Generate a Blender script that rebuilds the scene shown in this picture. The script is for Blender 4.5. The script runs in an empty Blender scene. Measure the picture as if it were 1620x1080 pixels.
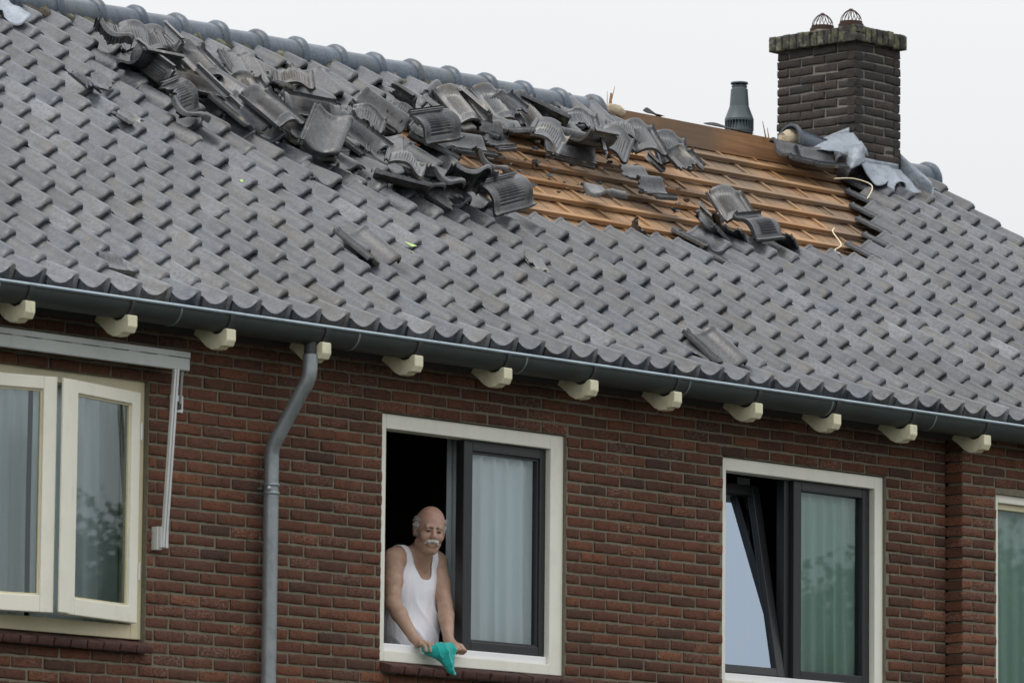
import bpy, bmesh, math, random
import numpy as np
from mathutils import Vector, Matrix, Euler
random.seed(11)
rng = np.random.default_rng(7)
scene = bpy.context.scene
COL = scene.collection
R = math.radians

# ------------------------------------------------------------------ camera
CAM_POS = Vector((-21.862, -21.3193, 1.6))
CAM_R = Vector((0.68099498, -0.73223228, 0.00904012))
CAM_U = Vector((-0.09881295, -0.07965248, 0.99191304))
CAM_F = Vector((0.72559068, 0.67638108, 0.12659697))
cam_data = bpy.data.cameras.new('camera')
cam_data.sensor_width = 36.0
cam_data.lens = 200.75
cam_data.clip_start = 0.5
cam_data.clip_end = 1000
cam_data.dof.use_dof = True
cam_data.dof.focus_distance = 34.0
cam_data.dof.aperture_fstop = 7.0
cam = bpy.data.objects.new('camera', cam_data)
COL.objects.link(cam)
M = Matrix((CAM_R, CAM_U, -CAM_F)).transposed().to_4x4()
M.translation = CAM_POS
cam.matrix_world = M
scene.camera = cam

def px(P):
    """where a point falls in the photograph (1620 x 1080); used only to rank which pieces show largest"""
    d = Vector(P) - CAM_POS
    z = d.dot(CAM_F)
    return 810 + 9033.86*d.dot(CAM_R)/z, 540 - 9033.86*d.dot(CAM_U)/z

# ------------------------------------------------------------------ world: bright even overcast
SUN_EL, SUN_AZ = R(60), R(285)          # azimuth clockwise from +Y: light comes from the street side
world = bpy.data.worlds.new('World'); scene.world = world
world.use_nodes = True
wn = world.node_tree.nodes; wl = world.node_tree.links
wn.clear()
sky = wn.new('ShaderNodeTexSky'); sky.sky_type = 'NISHITA'; sky.sun_disc = False
sky.sun_elevation = SUN_EL; sky.sun_rotation = SUN_AZ
sky.air_density = 1.0; sky.dust_density = 4.0; sky.ozone_density = 1.0
wm = wn.new('ShaderNodeMix'); wm.data_type = 'RGBA'; wm.inputs[0].default_value = 0.86
wl.new(sky.outputs[0], wm.inputs[6]); wm.inputs[7].default_value = (8.0, 8.0, 8.04, 1)
# slow, faint cloud unevenness in the overcast
wtc = wn.new('ShaderNodeTexCoord'); wno = wn.new('ShaderNodeTexNoise'); wno.inputs['Scale'].default_value = 2.2
wno.inputs['Detail'].default_value = 3
wl.new(wtc.outputs['Generated'], wno.inputs['Vector'])
wmr = wn.new('ShaderNodeMapRange'); wmr.inputs[3].default_value = 0.9; wmr.inputs[4].default_value = 1.08
wl.new(wno.outputs[0], wmr.inputs[0])
wmu = wn.new('ShaderNodeMix'); wmu.data_type = 'RGBA'; wmu.blend_type = 'MULTIPLY'; wmu.inputs[0].default_value = 1
# standard overcast luminance: brightest overhead, (1 + 2 sin elevation) / 3
wsx = wn.new('ShaderNodeSeparateXYZ'); wl.new(wtc.outputs['Generated'], wsx.inputs[0])
wcl = wn.new('ShaderNodeMath'); wcl.operation = 'MAXIMUM'; wl.new(wsx.outputs[2], wcl.inputs[0]); wcl.inputs[1].default_value = 0
wma = wn.new('ShaderNodeMath'); wma.operation = 'MULTIPLY_ADD'; wl.new(wcl.outputs[0], wma.inputs[0]); wma.inputs[1].default_value = 2/1.32; wma.inputs[2].default_value = 1/1.32
wmm = wn.new('ShaderNodeMath'); wmm.operation = 'MULTIPLY'; wl.new(wma.outputs[0], wmm.inputs[0]); wl.new(wmr.outputs[0], wmm.inputs[1])
wl.new(wm.outputs[2], wmu.inputs[6]); wl.new(wmm.outputs[0], wmu.inputs[7])
bg = wn.new('ShaderNodeBackground'); bg.inputs[1].default_value = 0.1
wl.new(wmu.outputs[2], bg.inputs[0])
wo = wn.new('ShaderNodeOutputWorld'); wl.new(bg.outputs[0], wo.inputs[0])

sun_d = bpy.data.lights.new('sun', 'SUN'); sun_d.energy = .9; sun_d.angle = R(25); sun_d.color = (1, .97, .92)
sun = bpy.data.objects.new('sun', sun_d); COL.objects.link(sun)
sd = Vector((math.sin(SUN_AZ)*math.cos(SUN_EL), math.cos(SUN_AZ)*math.cos(SUN_EL), math.sin(SUN_EL)))
sun.rotation_euler = sd.to_track_quat('Z', 'Y').to_euler()
sun.location = sd*60

scene.view_settings.view_transform = 'Standard'
scene.view_settings.look = 'None'
scene.view_settings.gamma = 1.0
scene.view_settings.exposure = 0.28
scene.view_settings.use_curve_mapping = False
scene.cycles.max_bounces = 8
scene.cycles.transparent_max_bounces = 12

# ------------------------------------------------------------------ helpers: objects
def tag(o, label=None, cat=None, group=None, kind=None):
    if label: o['label'] = label
    if cat: o['category'] = cat
    if group: o['group'] = group
    if kind: o['kind'] = kind
    return o
def link(o, parent=None):
    COL.objects.link(o)
    if parent is not None: o.parent = parent
    return o
def empty(name, loc=(0, 0, 0), parent=None):
    o = bpy.data.objects.new(name, None); o.location = loc; o.empty_display_size = .2
    return link(o, parent)
def mesh_from(name, verts, faces, smooth=None):
    me = bpy.data.meshes.new(name)
    me.from_pydata([tuple(v) for v in verts], [], [tuple(f) for f in faces]); me.update()
    if smooth is not None:
        me.polygons.foreach_set('use_smooth', [True]*len(me.polygons))
        me.set_sharp_from_angle(angle=R(smooth))
    return me
def obj(name, me, mat=None, parent=None, mw=None, loc=None):
    o = bpy.data.objects.new(name, me)
    if mat is not None and len(me.materials) == 0: me.materials.append(mat)
    if mw is not None: o.matrix_local = mw
    if loc is not None: o.location = loc
    return link(o, parent)
class MB:
    def __init__(s): s.v = []; s.f = []
    def add(s, vs, fs):
        b = len(s.v); s.v += [tuple(v) for v in vs]; s.f += [tuple(i+b for i in f) for f in fs]; return s
    def box(s, x0, x1, y0, y1, z0, z1, T=None):
        vs = [Vector((x, y, z)) for x in (x0, x1) for y in (y0, y1) for z in (z0, z1)]
        if T is not None: vs = [T @ v for v in vs]
        return s.add(vs, [(0, 1, 3, 2), (4, 6, 7, 5), (0, 4, 5, 1), (2, 3, 7, 6), (0, 2, 6, 4), (1, 5, 7, 3)])
    def prism(s, poly, x0, x1, T=None):
        n = len(poly)
        vs = [Vector((x0, y, z)) for y, z in poly] + [Vector((x1, y, z)) for y, z in poly]
        if T is not None: vs = [T @ v for v in vs]
        fs = [tuple(range(n)), tuple(range(2*n-1, n-1, -1))] + [(i, n+i, n+(i+1) % n, (i+1) % n) for i in range(n)]
        return s.add(vs, fs)
    def tube(s, pts, rad, n=10, cap=True):
        pts = [Vector(p) for p in pts]; m = len(pts)
        rads = rad if isinstance(rad, (list, tuple)) else [rad]*m
        vs = []; prev = None
        for i, p in enumerate(pts):
            t = (pts[min(i+1, m-1)]-pts[max(i-1, 0)]).normalized()
            if prev is None:
                a = t.orthogonal().normalized()
            else:
                a = (prev - t*prev.dot(t)).normalized()
            prev = a; b = t.cross(a)
            for k in range(n):
                w = 2*math.pi*k/n
                vs.append(p + (a*math.cos(w)+b*math.sin(w))*rads[i])
        fs = []
        for i in range(m-1):
            for k in range(n):
                k2 = (k+1) % n
                fs.append((i*n+k, i*n+k2, (i+1)*n+k2, (i+1)*n+k))
        if cap:
            fs.append(tuple(range(n-1, -1, -1))); fs.append(tuple((m-1)*n+k for k in range(n)))
        return s.add(vs, fs)
    def lathe(s, prof, c, n=24):
        c = Vector(c); vs = []; m = len(prof)
        for r, z in prof:
            for k in range(n):
                w = 2*math.pi*k/n; vs.append(c+Vector((r*math.cos(w), r*math.sin(w), z)))
        fs = [(i*n+k, i*n+(k+1) % n, (i+1)*n+(k+1) % n, (i+1)*n+k) for i in range(m-1) for k in range(n)]
        fs.append(tuple(range(n-1, -1, -1))); fs.append(tuple((m-1)*n+k for k in range(n)))
        return s.add(vs, fs)
    def build(s, name, mat, parent=None, smooth=None, bevel=0, loc=None):
        vs = s.v
        if loc is not None: vs = [Vector(v)-Vector(loc) for v in vs]
        me = mesh_from(name, vs, s.f, smooth)
        o = obj(name, me, mat, parent, loc=loc)
        if bevel:
            b = o.modifiers.new('bevel', 'BEVEL'); b.width = bevel; b.segments = 2; b.limit_method = 'ANGLE'
        return o

# ------------------------------------------------------------------ helpers: materials
def mat_new(name):
    m = bpy.data.materials.new(name); m.use_nodes = True
    nt = m.node_tree; nt.nodes.clear()
    out = nt.nodes.new('ShaderNodeOutputMaterial'); b = nt.nodes.new('ShaderNodeBsdfPrincipled')
    nt.links.new(b.outputs[0], out.inputs[0])
    return m, nt, b, out
class NG:
    """tiny node-graph helper"""
    def __init__(s, nt): s.nt = nt; s.n = nt.nodes; s.l = nt.links
    def coord(s, kind='Object'): return s.n.new('ShaderNodeTexCoord').outputs[kind]
    def pos(s): return s.n.new('ShaderNodeNewGeometry').outputs['Position']
    def scale(s, v, sc):
        m = s.n.new('ShaderNodeMapping'); m.inputs['Scale'].default_value = sc; s.l.new(v, m.inputs[0]); return m.outputs[0]
    def noise(s, v, scale, detail=4, rough=.55, off=None):
        n = s.n.new('ShaderNodeTexNoise'); n.inputs['Scale'].default_value = scale; n.inputs['Detail'].default_value = detail
        n.inputs['Roughness'].default_value = rough
        if off is not None:
            a = s.n.new('ShaderNodeVectorMath'); a.operation = 'ADD'; s.l.new(v, a.inputs[0]); s.l.new(off, a.inputs[1]); v = a.outputs[0]
        s.l.new(v, n.inputs['Vector']); return n.outputs[0]
    def ramp(s, v, stops, interp='LINEAR'):
        r = s.n.new('ShaderNodeValToRGB'); e = r.color_ramp.elements; r.color_ramp.interpolation = interp
        while len(e) < len(stops): e.new(.5)
        for i, (p, c) in enumerate(stops):
            e[i].position = p; e[i].color = (c[0], c[1], c[2], 1) if hasattr(c, '__len__') else (c, c, c, 1)
        s.l.new(v, r.inputs[0]); return r.outputs[0]
    def mix(s, f, a, b, mode='MIX'):
        m = s.n.new('ShaderNodeMix'); m.data_type = 'RGBA'; m.blend_type = mode
        for k, x in ((0, f), (6, a), (7, b)):
            if isinstance(x, (int, float)): m.inputs[k].default_value = x if k == 0 else (x, x, x, 1)
            elif isinstance(x, tuple): m.inputs[k].default_value = (x[0], x[1], x[2], 1)
            else: s.l.new(x, m.inputs[k])
        return m.outputs[2]
    def math(s, op, a, b=None):
        m = s.n.new('ShaderNodeMath'); m.operation = op
        for k, x in ((0, a), (1, b)):
            if x is None: continue
            if isinstance(x, (int, float)): m.inputs[k].default_value = x
            else: s.l.new(x, m.inputs[k])
        return m.outputs[0]
    def rand(s):
        """one random number per separate piece, whether it is its own object or an island of a joined mesh"""
        a = s.n.new('ShaderNodeObjectInfo').outputs['Random']; b = s.n.new('ShaderNodeNewGeometry').outputs['Random Per Island']
        return s.math('FRACT', s.math('ADD', a, b))
    def rand2(s, r, k): return s.math('FRACT', s.math('MULTIPLY', r, k))
    def vec(s, v):
        c = s.n.new('ShaderNodeCombineXYZ')
        for i in range(3): s.l.new(v, c.inputs[i])
        return c.outputs[0]
    def bump(s, h, strength, dist, b):
        n = s.n.new('ShaderNodeBump'); n.inputs['Strength'].default_value = strength; n.inputs['Distance'].default_value = dist
        s.l.new(h, n.inputs['Height']); s.l.new(n.outputs[0], b.inputs['Normal']); return n
def simple(name, color, rough=.6, metal=0, nscale=0, namt=.15, bump=0, spec=.5, bscale=None):
    m, nt, b, o = mat_new(name); g = NG(nt)
    b.inputs['Roughness'].default_value = rough; b.inputs['Metallic'].default_value = metal
    b.inputs['Specular IOR Level'].default_value = spec
    if nscale:
        n = g.noise(g.pos(), nscale, 5)
        c = g.mix(n, tuple(x*(1-namt) for x in color), tuple(min(1, x*(1+namt)) for x in color))
        gr = g.math('MULTIPLY', g.ramp(g.noise(g.scale(g.pos(), (1, 1, .5)), nscale*1.7, 6, .7), [(.5, 0), (.68, 1)]), min(.55, namt*2.2))
        c = g.mix(gr, c, tuple(x*.45+.01 for x in color))
        nt.links.new(c, b.inputs['Base Color'])
        if bump: g.bump(g.noise(g.pos(), bscale or nscale*3, 4), 1, bump, b)
    else: b.inputs['Base Color'].default_value = (*color, 1)
    return m
MT = {}
def m_tile(name, dark=1.0, loose=False, tint=(.95, 1, 1.08)):
    m, nt, b, o = mat_new(name); g = NG(nt); P = g.pos(); r = g.rand()
    off = g.scale(g.vec(r), (9, 13, 7))
    base = g.ramp(r, [(0, (.022, .026, .034)), (.2, (.048, .050, .054)), (.34, (.026, .034, .047)), (.5, (.074, .075, .077)), (.64, (.034, .038, .045)), (.76, (.062, .056, .046)), (.84, (.050, .052, .056)), (.94, (.115, .115, .115)), (1, (.012, .018, .030))])
    n1 = g.noise(P, 9, 5, .6, off); n2 = g.noise(P, 55, 4, .6); n3 = g.noise(P, 260, 3, .6)
    c = g.mix(g.ramp(n1, [(.35, 0), (.7, 1)]), base, g.mix(.55, base, (.118, .12, .122)))
    big = g.noise(P, .75, 3); c = g.mix(1, c, g.ramp(big, [(.3, (.70, .70, .69)), (.7, (1.5, 1.53, 1.58))]), 'MULTIPLY')
    stk = g.noise(g.scale(P, (30, 3, 3)), 1, 4, .6, off); c = g.mix(g.ramp(stk, [(.46, 0), (.66, .75)]), c, g.mix(1, c, (.6, .57, .52), 'MULTIPLY'))
    c = g.mix(g.ramp(n2, [(.46, .0), (.62, .7)]), c, g.mix(1, c, (.38, .37, .36), 'MULTIPLY'))
    # brown grime and pale lichen in patches of their own
    ng = g.math('MULTIPLY', g.ramp(g.noise(P, 6.5, 4, .6, off), [(.54, 0), (.68, 1)]), g.ramp(g.rand2(r, 7.31), [(.42, 0), (.7, .8)]))
    c = g.mix(ng, c, (.075, .064, .046))
    nl = g.math('MULTIPLY', g.ramp(n2, [(.63, 0), (.7, 1)]), g.ramp(g.noise(P, 3.1, 3), [(.45, 0), (.62, .8)]))
    c = g.mix(nl, c, (.16, .17, .145))
    sp = g.ramp(n3, [(.30, 1), (.36, 0)]); c = g.mix(g.math('MULTIPLY', sp, .7), c, (.02, .02, .02))
    if loose:
        ym = g.math('MULTIPLY', g.ramp(g.noise(P, 7.5, 3, .5, off), [(.6, 0), (.7, 1)]), g.ramp(g.rand2(r, 3.77), [(.6, 0), (.7, .7)]))
        c = g.mix(ym, c, (.34, .31, .22))
    if True: c = g.mix(1, c, tuple(dark*q for q in tint), 'MULTIPLY')
    nt.links.new(c, b.inputs['Base Color'])
    rr = g.ramp(n1, [(.3, .26), (.7, .44)]); nt.links.new(rr, b.inputs['Roughness'])
    b.inputs['Specular IOR Level'].default_value = .55
    h = g.math('ADD', g.math('MULTIPLY', n2, .8), g.math('MULTIPLY', n1, .8)); g.bump(h, .5, .003, b)
    return m
MT['tile'] = m_tile('roof_tile_glaze')
MT['loose'] = m_tile('loose_tile_clay', 1.1, True, (1.0, 1.0, 1.0))
MT['ridge'] = m_tile('ridge_tile_blue', 1.0, False, (.70, 1.0, 1.32))
def m_brick(name, cols, pale=.32, bump=.006, moss=0):
    m, nt, b, o = mat_new(name); g = NG(nt); P = g.pos(); r = g.rand()
    off = g.scale(g.vec(r), (11, 5, 17))
    n = len(cols); base = g.ramp(r, [(i/(n-1), c) for i, c in enumerate(cols)])
    n1 = g.noise(P, 16, 5, .65, off); n2 = g.noise(g.scale(P, (1, 1, 2.2)), 60, 5, .7, off); n3 = g.noise(P, 320, 3, .6)
    c = g.mix(g.ramp(n1, [(.3, 0), (.75, 1)]), base, g.mix(.6, base, (cols[0][0]*.5, cols[0][1]*.5, cols[0][2]*.55)))
    c = g.mix(1, c, g.ramp(g.noise(P, .9, 4), [(.3, (.72, .72, .72)), (.7, (1.2, 1.2, 1.2))]), 'MULTIPLY')
    c = g.mix(g.math('MULTIPLY', g.ramp(n2, [(.38, 1), (.48, 0)]), .8), c, g.mix(1, c, (.32, .3, .3), 'MULTIPLY'))
    # mineral bloom on some bricks
    big = g.noise(P, 1.1, 2)
    w = g.math('MULTIPLY', g.math('MULTIPLY', g.ramp(n2, [(.52, 0), (.64, 1)]), g.ramp(g.rand2(r, 5.17), [(.62, 0), (.8, 1)])), g.ramp(big, [(.42, .15), (.6, 1)]))
    c = g.mix(g.math('MULTIPLY', w, pale), c, (.42, .36, .33))
    if moss:
        mz = g.math('MULTIPLY', g.ramp(g.noise(P, 11, 4), [(.47, 0), (.58, 1)]), moss)
        c = g.mix(mz, c, g.ramp(g.noise(P, 30, 3), [(.36, (.13, .155, .11)), (.5, (.16, .15, .05)), (.58, (.24, .27, .22)), (.68, (.30, .32, .27))]))
    nt.links.new(c, b.inputs['Base Color']); b.inputs['Roughness'].default_value = .82
    b.inputs['Specular IOR Level'].default_value = .3
    h = g.math('ADD', g.math('MULTIPLY', n2, .8), g.math('MULTIPLY', n3, .25)); g.bump(h, .9, bump, b)
    return m
MT['brick'] = m_brick('red_brick', [(.130, .058, .036), (.160, .066, .037), (.104, .051, .033), (.188, .075, .039), (.140, .060, .035), (.080, .044, .032), (.225, .088, .041), (.116, .054, .035), (.175, .066, .034)])
MT['cbrick'] = m_brick('soot_brick', [(.042, .037, .033), (.055, .048, .042), (.036, .033, .031), (.062, .047, .040), (.048, .043, .039)], .2, .006)
MT['capbrick'] = m_brick('mossy_brick', [(.062, .058, .050), (.05, .047, .043), (.075, .068, .056)], .3, .006, .6)
MT['sillbrick'] = m_brick('sill_brick', [(.10, .048, .038), (.078, .042, .037), (.12, .056, .044)], .25, .003)
MT['mortar'] = simple('mortar', (.19, .175, .13), .9, 0, 40, .25, .003, .2, 180)
MT['cmortar'] = simple('chimney_mortar', (.20, .19, .165), .9, 0, 40, .3, .003, .2, 180)
def m_wood(name, c0, c1, c2, axis):
    m, nt, b, o = mat_new(name); g = NG(nt); r = g.rand(); P = g.coord('Object')
    off = g.scale(g.vec(r), (5, 3, 8))
    sc = (2, 60, 60) if axis == 0 else (60, 2, 60)
    n1 = g.noise(g.scale(P, sc), 1, 5, .65, off); n2 = g.noise(P, 3.5, 4, .6, off); n3 = g.noise(g.pos(), 1.4, 3)
    c = g.mix(g.ramp(n1, [(.3, 0), (.7, 1)]), c0, c1)
    c = g.mix(g.ramp(g.math('ADD', g.math('MULTIPLY', r, .5), g.math('MULTIPLY', n2, .5)), [(.3, 0), (.7, .8)]), c, c2)
    c = g.mix(g.ramp(n3, [(.42, 0), (.62, .75)]), c, (.13, .098, .07))
    nt.links.new(c, b.inputs['Base Color']); b.inputs['Roughness'].default_value = .78
    g.bump(n1, .5, .002, b)
    return m
MT['plank'] = m_wood('deck_plank', (.27, .152, .070), (.165, .088, .040), (.35, .215, .112), 1)
MT['batten'] = m_wood('batten_wood', (.31, .172, .076), (.195, .098, .040), (.37, .22, .104), 0)
MT['ridgeboard'] = m_wood('ridge_board', (.36, .19, .08), (.17, .085, .04), (.42, .25, .12), 0)
MT['cream'] = simple('cream_paint', (.79, .79, .69), .42, 0, 6, .06, .0006)
MT['cream2'] = simple('ivory_paint', (.66, .60, .40), .42, 0, 6, .08, .0006)
MT['casement'] = simple('casement_paint', (.80, .78, .66), .4, 0, 6, .06, .0006)
MT['bracket'] = simple('bracket_paint', (.70, .67, .47), .5, 0, 14, .16, .001)
MT['white'] = simple('white_plastic', (.85, .85, .85), .35)
MT['anth'] = simple('anthracite_frame', (.018, .019, .021), .42, 0, 30, .1, .0005)
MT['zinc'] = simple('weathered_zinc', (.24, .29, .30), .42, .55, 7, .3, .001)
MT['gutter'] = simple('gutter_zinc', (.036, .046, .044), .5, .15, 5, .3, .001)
MT['bead'] = simple('bead_zinc', (.30, .37, .41), .3, .85, 9, .2)
MT['strap'] = simple('dark_strap', (.035, .037, .038), .6)
MT['pipe'] = simple('downpipe_zinc', (.27, .30, .31), .4, .5, 8, .3, .001)
MT['lead'] = simple('lead_sheet', (.26, .295, .335), .5, .3, 9, .4, .012, .5, 18)
MT['alu'] = simple('brushed_aluminium', (.62, .64, .63), .4, .35, 12, .08)
MT['awn'] = simple('awning_grey', (.40, .43, .41), .45, 0, 8, .08)
MT['dark'] = simple('dark_void', (.03, .03, .03), .9)
MT['felt'] = simple('roof_felt', (.03, .028, .027), .9, 0, 12, .3)
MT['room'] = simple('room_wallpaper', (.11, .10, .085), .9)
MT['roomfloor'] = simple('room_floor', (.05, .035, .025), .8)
MT['rust'] = simple('rusty_iron', (.055, .030, .022), .8, .3, 40, .4)
MT['vent'] = simple('vent_plastic', (.062, .085, .096), .45, 0, 14, .2)
MT['ridgemortar'] = m_brick('ridge_mortar', [(.07, .06, .045), (.09, .08, .06)], .1, .01, .55)
MT['lump'] = simple('mortar_lump', (.42, .35, .25), .9, 0, 30, .3, .01)
MT['cable'] = simple('cream_cable', (.66, .58, .40), .5)
MT['ground'] = simple('ground_paving', (.050, .052, .042), .9, 0, .8, .2)
MT['asphalt'] = simple('asphalt', (.055, .055, .055), .9, 0, 3, .2)
def m_glass(name, tint=(1, 1, 1), ior=2.1, refl=(.88, .96, 1)):
    m, nt, b, o = mat_new(name); nt.nodes.remove(b)
    t = nt.nodes.new('ShaderNodeBsdfTransparent'); t.inputs[0].default_value = (*tint, 1)
    gl = nt.nodes.new('ShaderNodeBsdfGlossy'); gl.inputs['Roughness'].default_value = 0.012; gl.inputs[0].default_value = (*refl, 1)
    fr = nt.nodes.new('ShaderNodeFresnel'); fr.inputs[0].default_value = ior
    mx = nt.nodes.new('ShaderNodeMixShader')
    nt.links.new(fr.outputs[0], mx.inputs[0]); nt.links.new(t.outputs[0], mx.inputs[1]); nt.links.new(gl.outputs[0], mx.inputs[2])
    nt.links.new(mx.outputs[0], o.inputs[0]); return m
MT['glass'] = m_glass('window_glass', (.97, 1, 1), 1.65)
MT['glassold'] = m_glass('old_glass', (.97, 1, 1), 1.9)
MT['glasscoat'] = m_glass('coated_glass', (.62, .72, .74), 5.2, (.70, .84, 1))
def m_curtain(name, col):
    m, nt, b, o = mat_new(name); nt.nodes.remove(b); g = NG(nt)
    d = nt.nodes.new('ShaderNodeBsdfDiffuse'); t = nt.nodes.new('ShaderNodeBsdfTranslucent'); mx = nt.nodes.new('ShaderNodeMixShader')
    n = g.noise(g.scale(g.pos(), (60, 60, 4)), 1, 3)
    c = g.mix(n, tuple(x*.9 for x in col), col)
    nt.links.new(c, d.inputs[0]); nt.links.new(c, t.inputs[0]); mx.inputs[0].default_value = .1
    nt.links.new(d.outputs[0], mx.inputs[1]); nt.links.new(t.outputs[0], mx.inputs[2]); nt.links.new(mx.outputs[0], o.inputs[0]); return m
MT['net'] = m_curtain('net_curtain', (.90, .97, .98))
MT['netgreen'] = m_curtain('green_curtain', (.50, .68, .60))
MT['netgrey'] = m_curtain('grey_curtain', (.76, .87, .89))

# ================================================================== SETTING
g_ = MB().add([(-400, -400, 0), (400, -400, 0), (400, 400, 0), (-400, 400, 0)], [(0, 1, 2, 3)]).build('ground', MT['ground'])
tag(g_, 'flat paved ground around the houses', 'ground', kind='structure')
s_ = MB().add([(-200, -19, .004), (200, -19, .004), (200, -12, .004), (-200, -12, .004)], [(0, 1, 2, 3)]).build('street', MT['asphalt'])
tag(s_, 'asphalt street in front of the brick house', 'street', kind='structure')

# ================================================================== HOUSE
house = tag(empty('brick_house', (2.2, 1.7, 0)), 'brick terraced house with storm damaged grey tiled roof', 'house')
HL = Vector((2.2, 1.7, 0))
HI = Matrix.Translation(-HL)
def hpart(name, loc=(0, 0, 0)):
    return empty(name, Vector(loc)-HL, house)
# ---- roof frame of reference
TX0, EY, EZ, PHI, TL, TW = -2.6992, -.25, 5.5429, .567218, .267564, .217126
CP, SP = math.cos(PHI), math.sin(PHI)
XMAX = TX0+53*TW+.012
def RP(X, s, n): return Vector((X, EY+s*CP-n*SP, EZ+s*SP+n*CP))
RM = Matrix(((1, 0, 0), (0, CP, -SP), (0, SP, CP)))

# ---- roof tile meshes
PROF = [(-0.217, -0.031), (-0.203, -0.0396), (-0.185, -0.049), (-0.165, -0.0568), (-0.145, -0.0611), (-0.125, -0.0619), (-0.107, -0.0593), (-0.09, -0.0525), (-0.075, -0.0421), (-0.062, -0.0292), (-0.051, -0.0176), (-0.041, -0.0086), (-0.031, -0.0026), (-0.022, 0.0), (-0.013, -0.001), (-0.006, -0.006), (-0.001, -0.0146), (0.002, -0.0267)]
FLANGE = [(-0.247, -0.052), (-0.244, -0.042), (-0.238, -0.042), (-0.236, -0.051), (-0.23, -0.051), (-0.228, -0.044), (-0.221, -0.044), (-0.2185, -0.039)]
def prof_z(x):
    P = PROF
    if x <= P[0][0]: return P[0][1]
    for (a, za), (b, zb) in zip(P, P[1:]):
        if x <= b: return za+(zb-za)*(x-a)/(b-a)
    return P[-1][1]
def tile_mesh(name, seed=0, y0=None, y1=None, skirt=False, ribs=False, flange=True, xr=None, center=False, verge=False, length=.345):
    rd = random.Random(seed)
    if ribs:
        xs = [-.217, -.205]+[-.196+.008*i for i in range(20)]+[x for x, _ in PROF if x > -.036]
        top = [(x, prof_z(x)) for x in xs]
    else: top = list(PROF)
    if flange: top = FLANGE+top
    if xr: top = [(x, z) for x, z in top if xr[0] <= x <= xr[1]]
    ys = [0, .003, .008, .016, .03, .05, .1, .2, .3, .318, .326, .336, .345] if not ribs else [0, .003, .008, .016, .03, .05, .12, .2, .28, .295, .318, .326, .336, .345]
    jw = [rd.uniform(-.5, .5) for _ in range(8)]
    def rngs(x):
        u = (x+.247)/.247*6; i = min(6, int(u)); fz = u-i
        j = jw[i]*(1-fz)+jw[i+1]*fz
        k = math.sin(x*190+seed)*.2
        a = 0 if y0 is None else y0+(j+k)*.045
        b = length if y1 is None else y1+(j-k)*.06
        return a, b
    n = len(top); V = []; F = []
    for y in ys:
        t = y/.345
        ring_t = []; ring_b = []
        for i, (x, z) in enumerate(top):
            a, b = rngs(x); yy = a+(b-a)*t
            fl = x < -.2175
            drop = 0; th = .013
            if y0 is None and not fl:
                lw = .45+.55*max(0, min(1, (x+.085)/.05)); drop = {0: .021, .003: .0135, .008: .008, .016: .0035, .03: .001}.get(y, 0)*lw*(.35 if skirt else 1)
                if y <= .016: th = .036-drop*.15
                elif y == .03: th = .026
                yy += .012*max(0, (x+.022)/.022)**2*(1-min(1, y/.1))
            if y1 is None and y >= .326: drop = -.006
            if fl: th = .011; yy = max(yy, .012) if y0 is None else yy
            zt = z-drop; zb = z-th
            if ribs and -.197 < x < -.036 and .04 < y < .3: zb -= (.0075 if int(round((x+.196)/.008)) % 2 else 0)
            if skirt and y <= .016: zb = -.125
            if skirt and y == .03: zb = -.118
            ring_t.append((x, yy, zt)); ring_b.append((x, yy+(.003 if y == 0 and not skirt else 0), zb))
        if verge:
            ring_t += [(.012, ring_t[-1][1], -.02), (.016, ring_t[-1][1], -.10)]; ring_b += [(.0, ring_t[-1][1], -.03), (.004, ring_t[-1][1], -.10)]
        V += ring_t+ring_b[::-1]
    m = len(V)//len(ys)
    for j in range(len(ys)-1):
        for i in range(m):
            F.append((j*m+i, j*m+(i+1) % m, (j+1)*m+(i+1) % m, (j+1)*m+i))
    h = m//2
    for i in range(h-1):
        F.append((i, m-1-i, m-2-i, i+1)); b = (len(ys)-1)*m; F.append((b+i, b+i+1, b+m-2-i, b+m-1-i))
    if center:
        V = [(x+.12, y-.17, z+.04) for x, y, z in V]
    # slight unevenness of fired clay
    V = [(x, y, z+.0012*math.sin(7*y*20+seed*3+x*40)) for x, y, z in V]
    return mesh_from(name, V, F, 58)
TILES = [tile_mesh('roof_tile', s, length=.318) for s in range(4)]
TILE_EAVE = [tile_mesh('eave_tile', s, skirt=True) for s in range(3)]
TILE_VERGE = tile_mesh('verge_tile', 9, verge=True)
for t in TILES+TILE_EAVE+[TILE_VERGE]: t.materials.append(MT['tile'])

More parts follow.
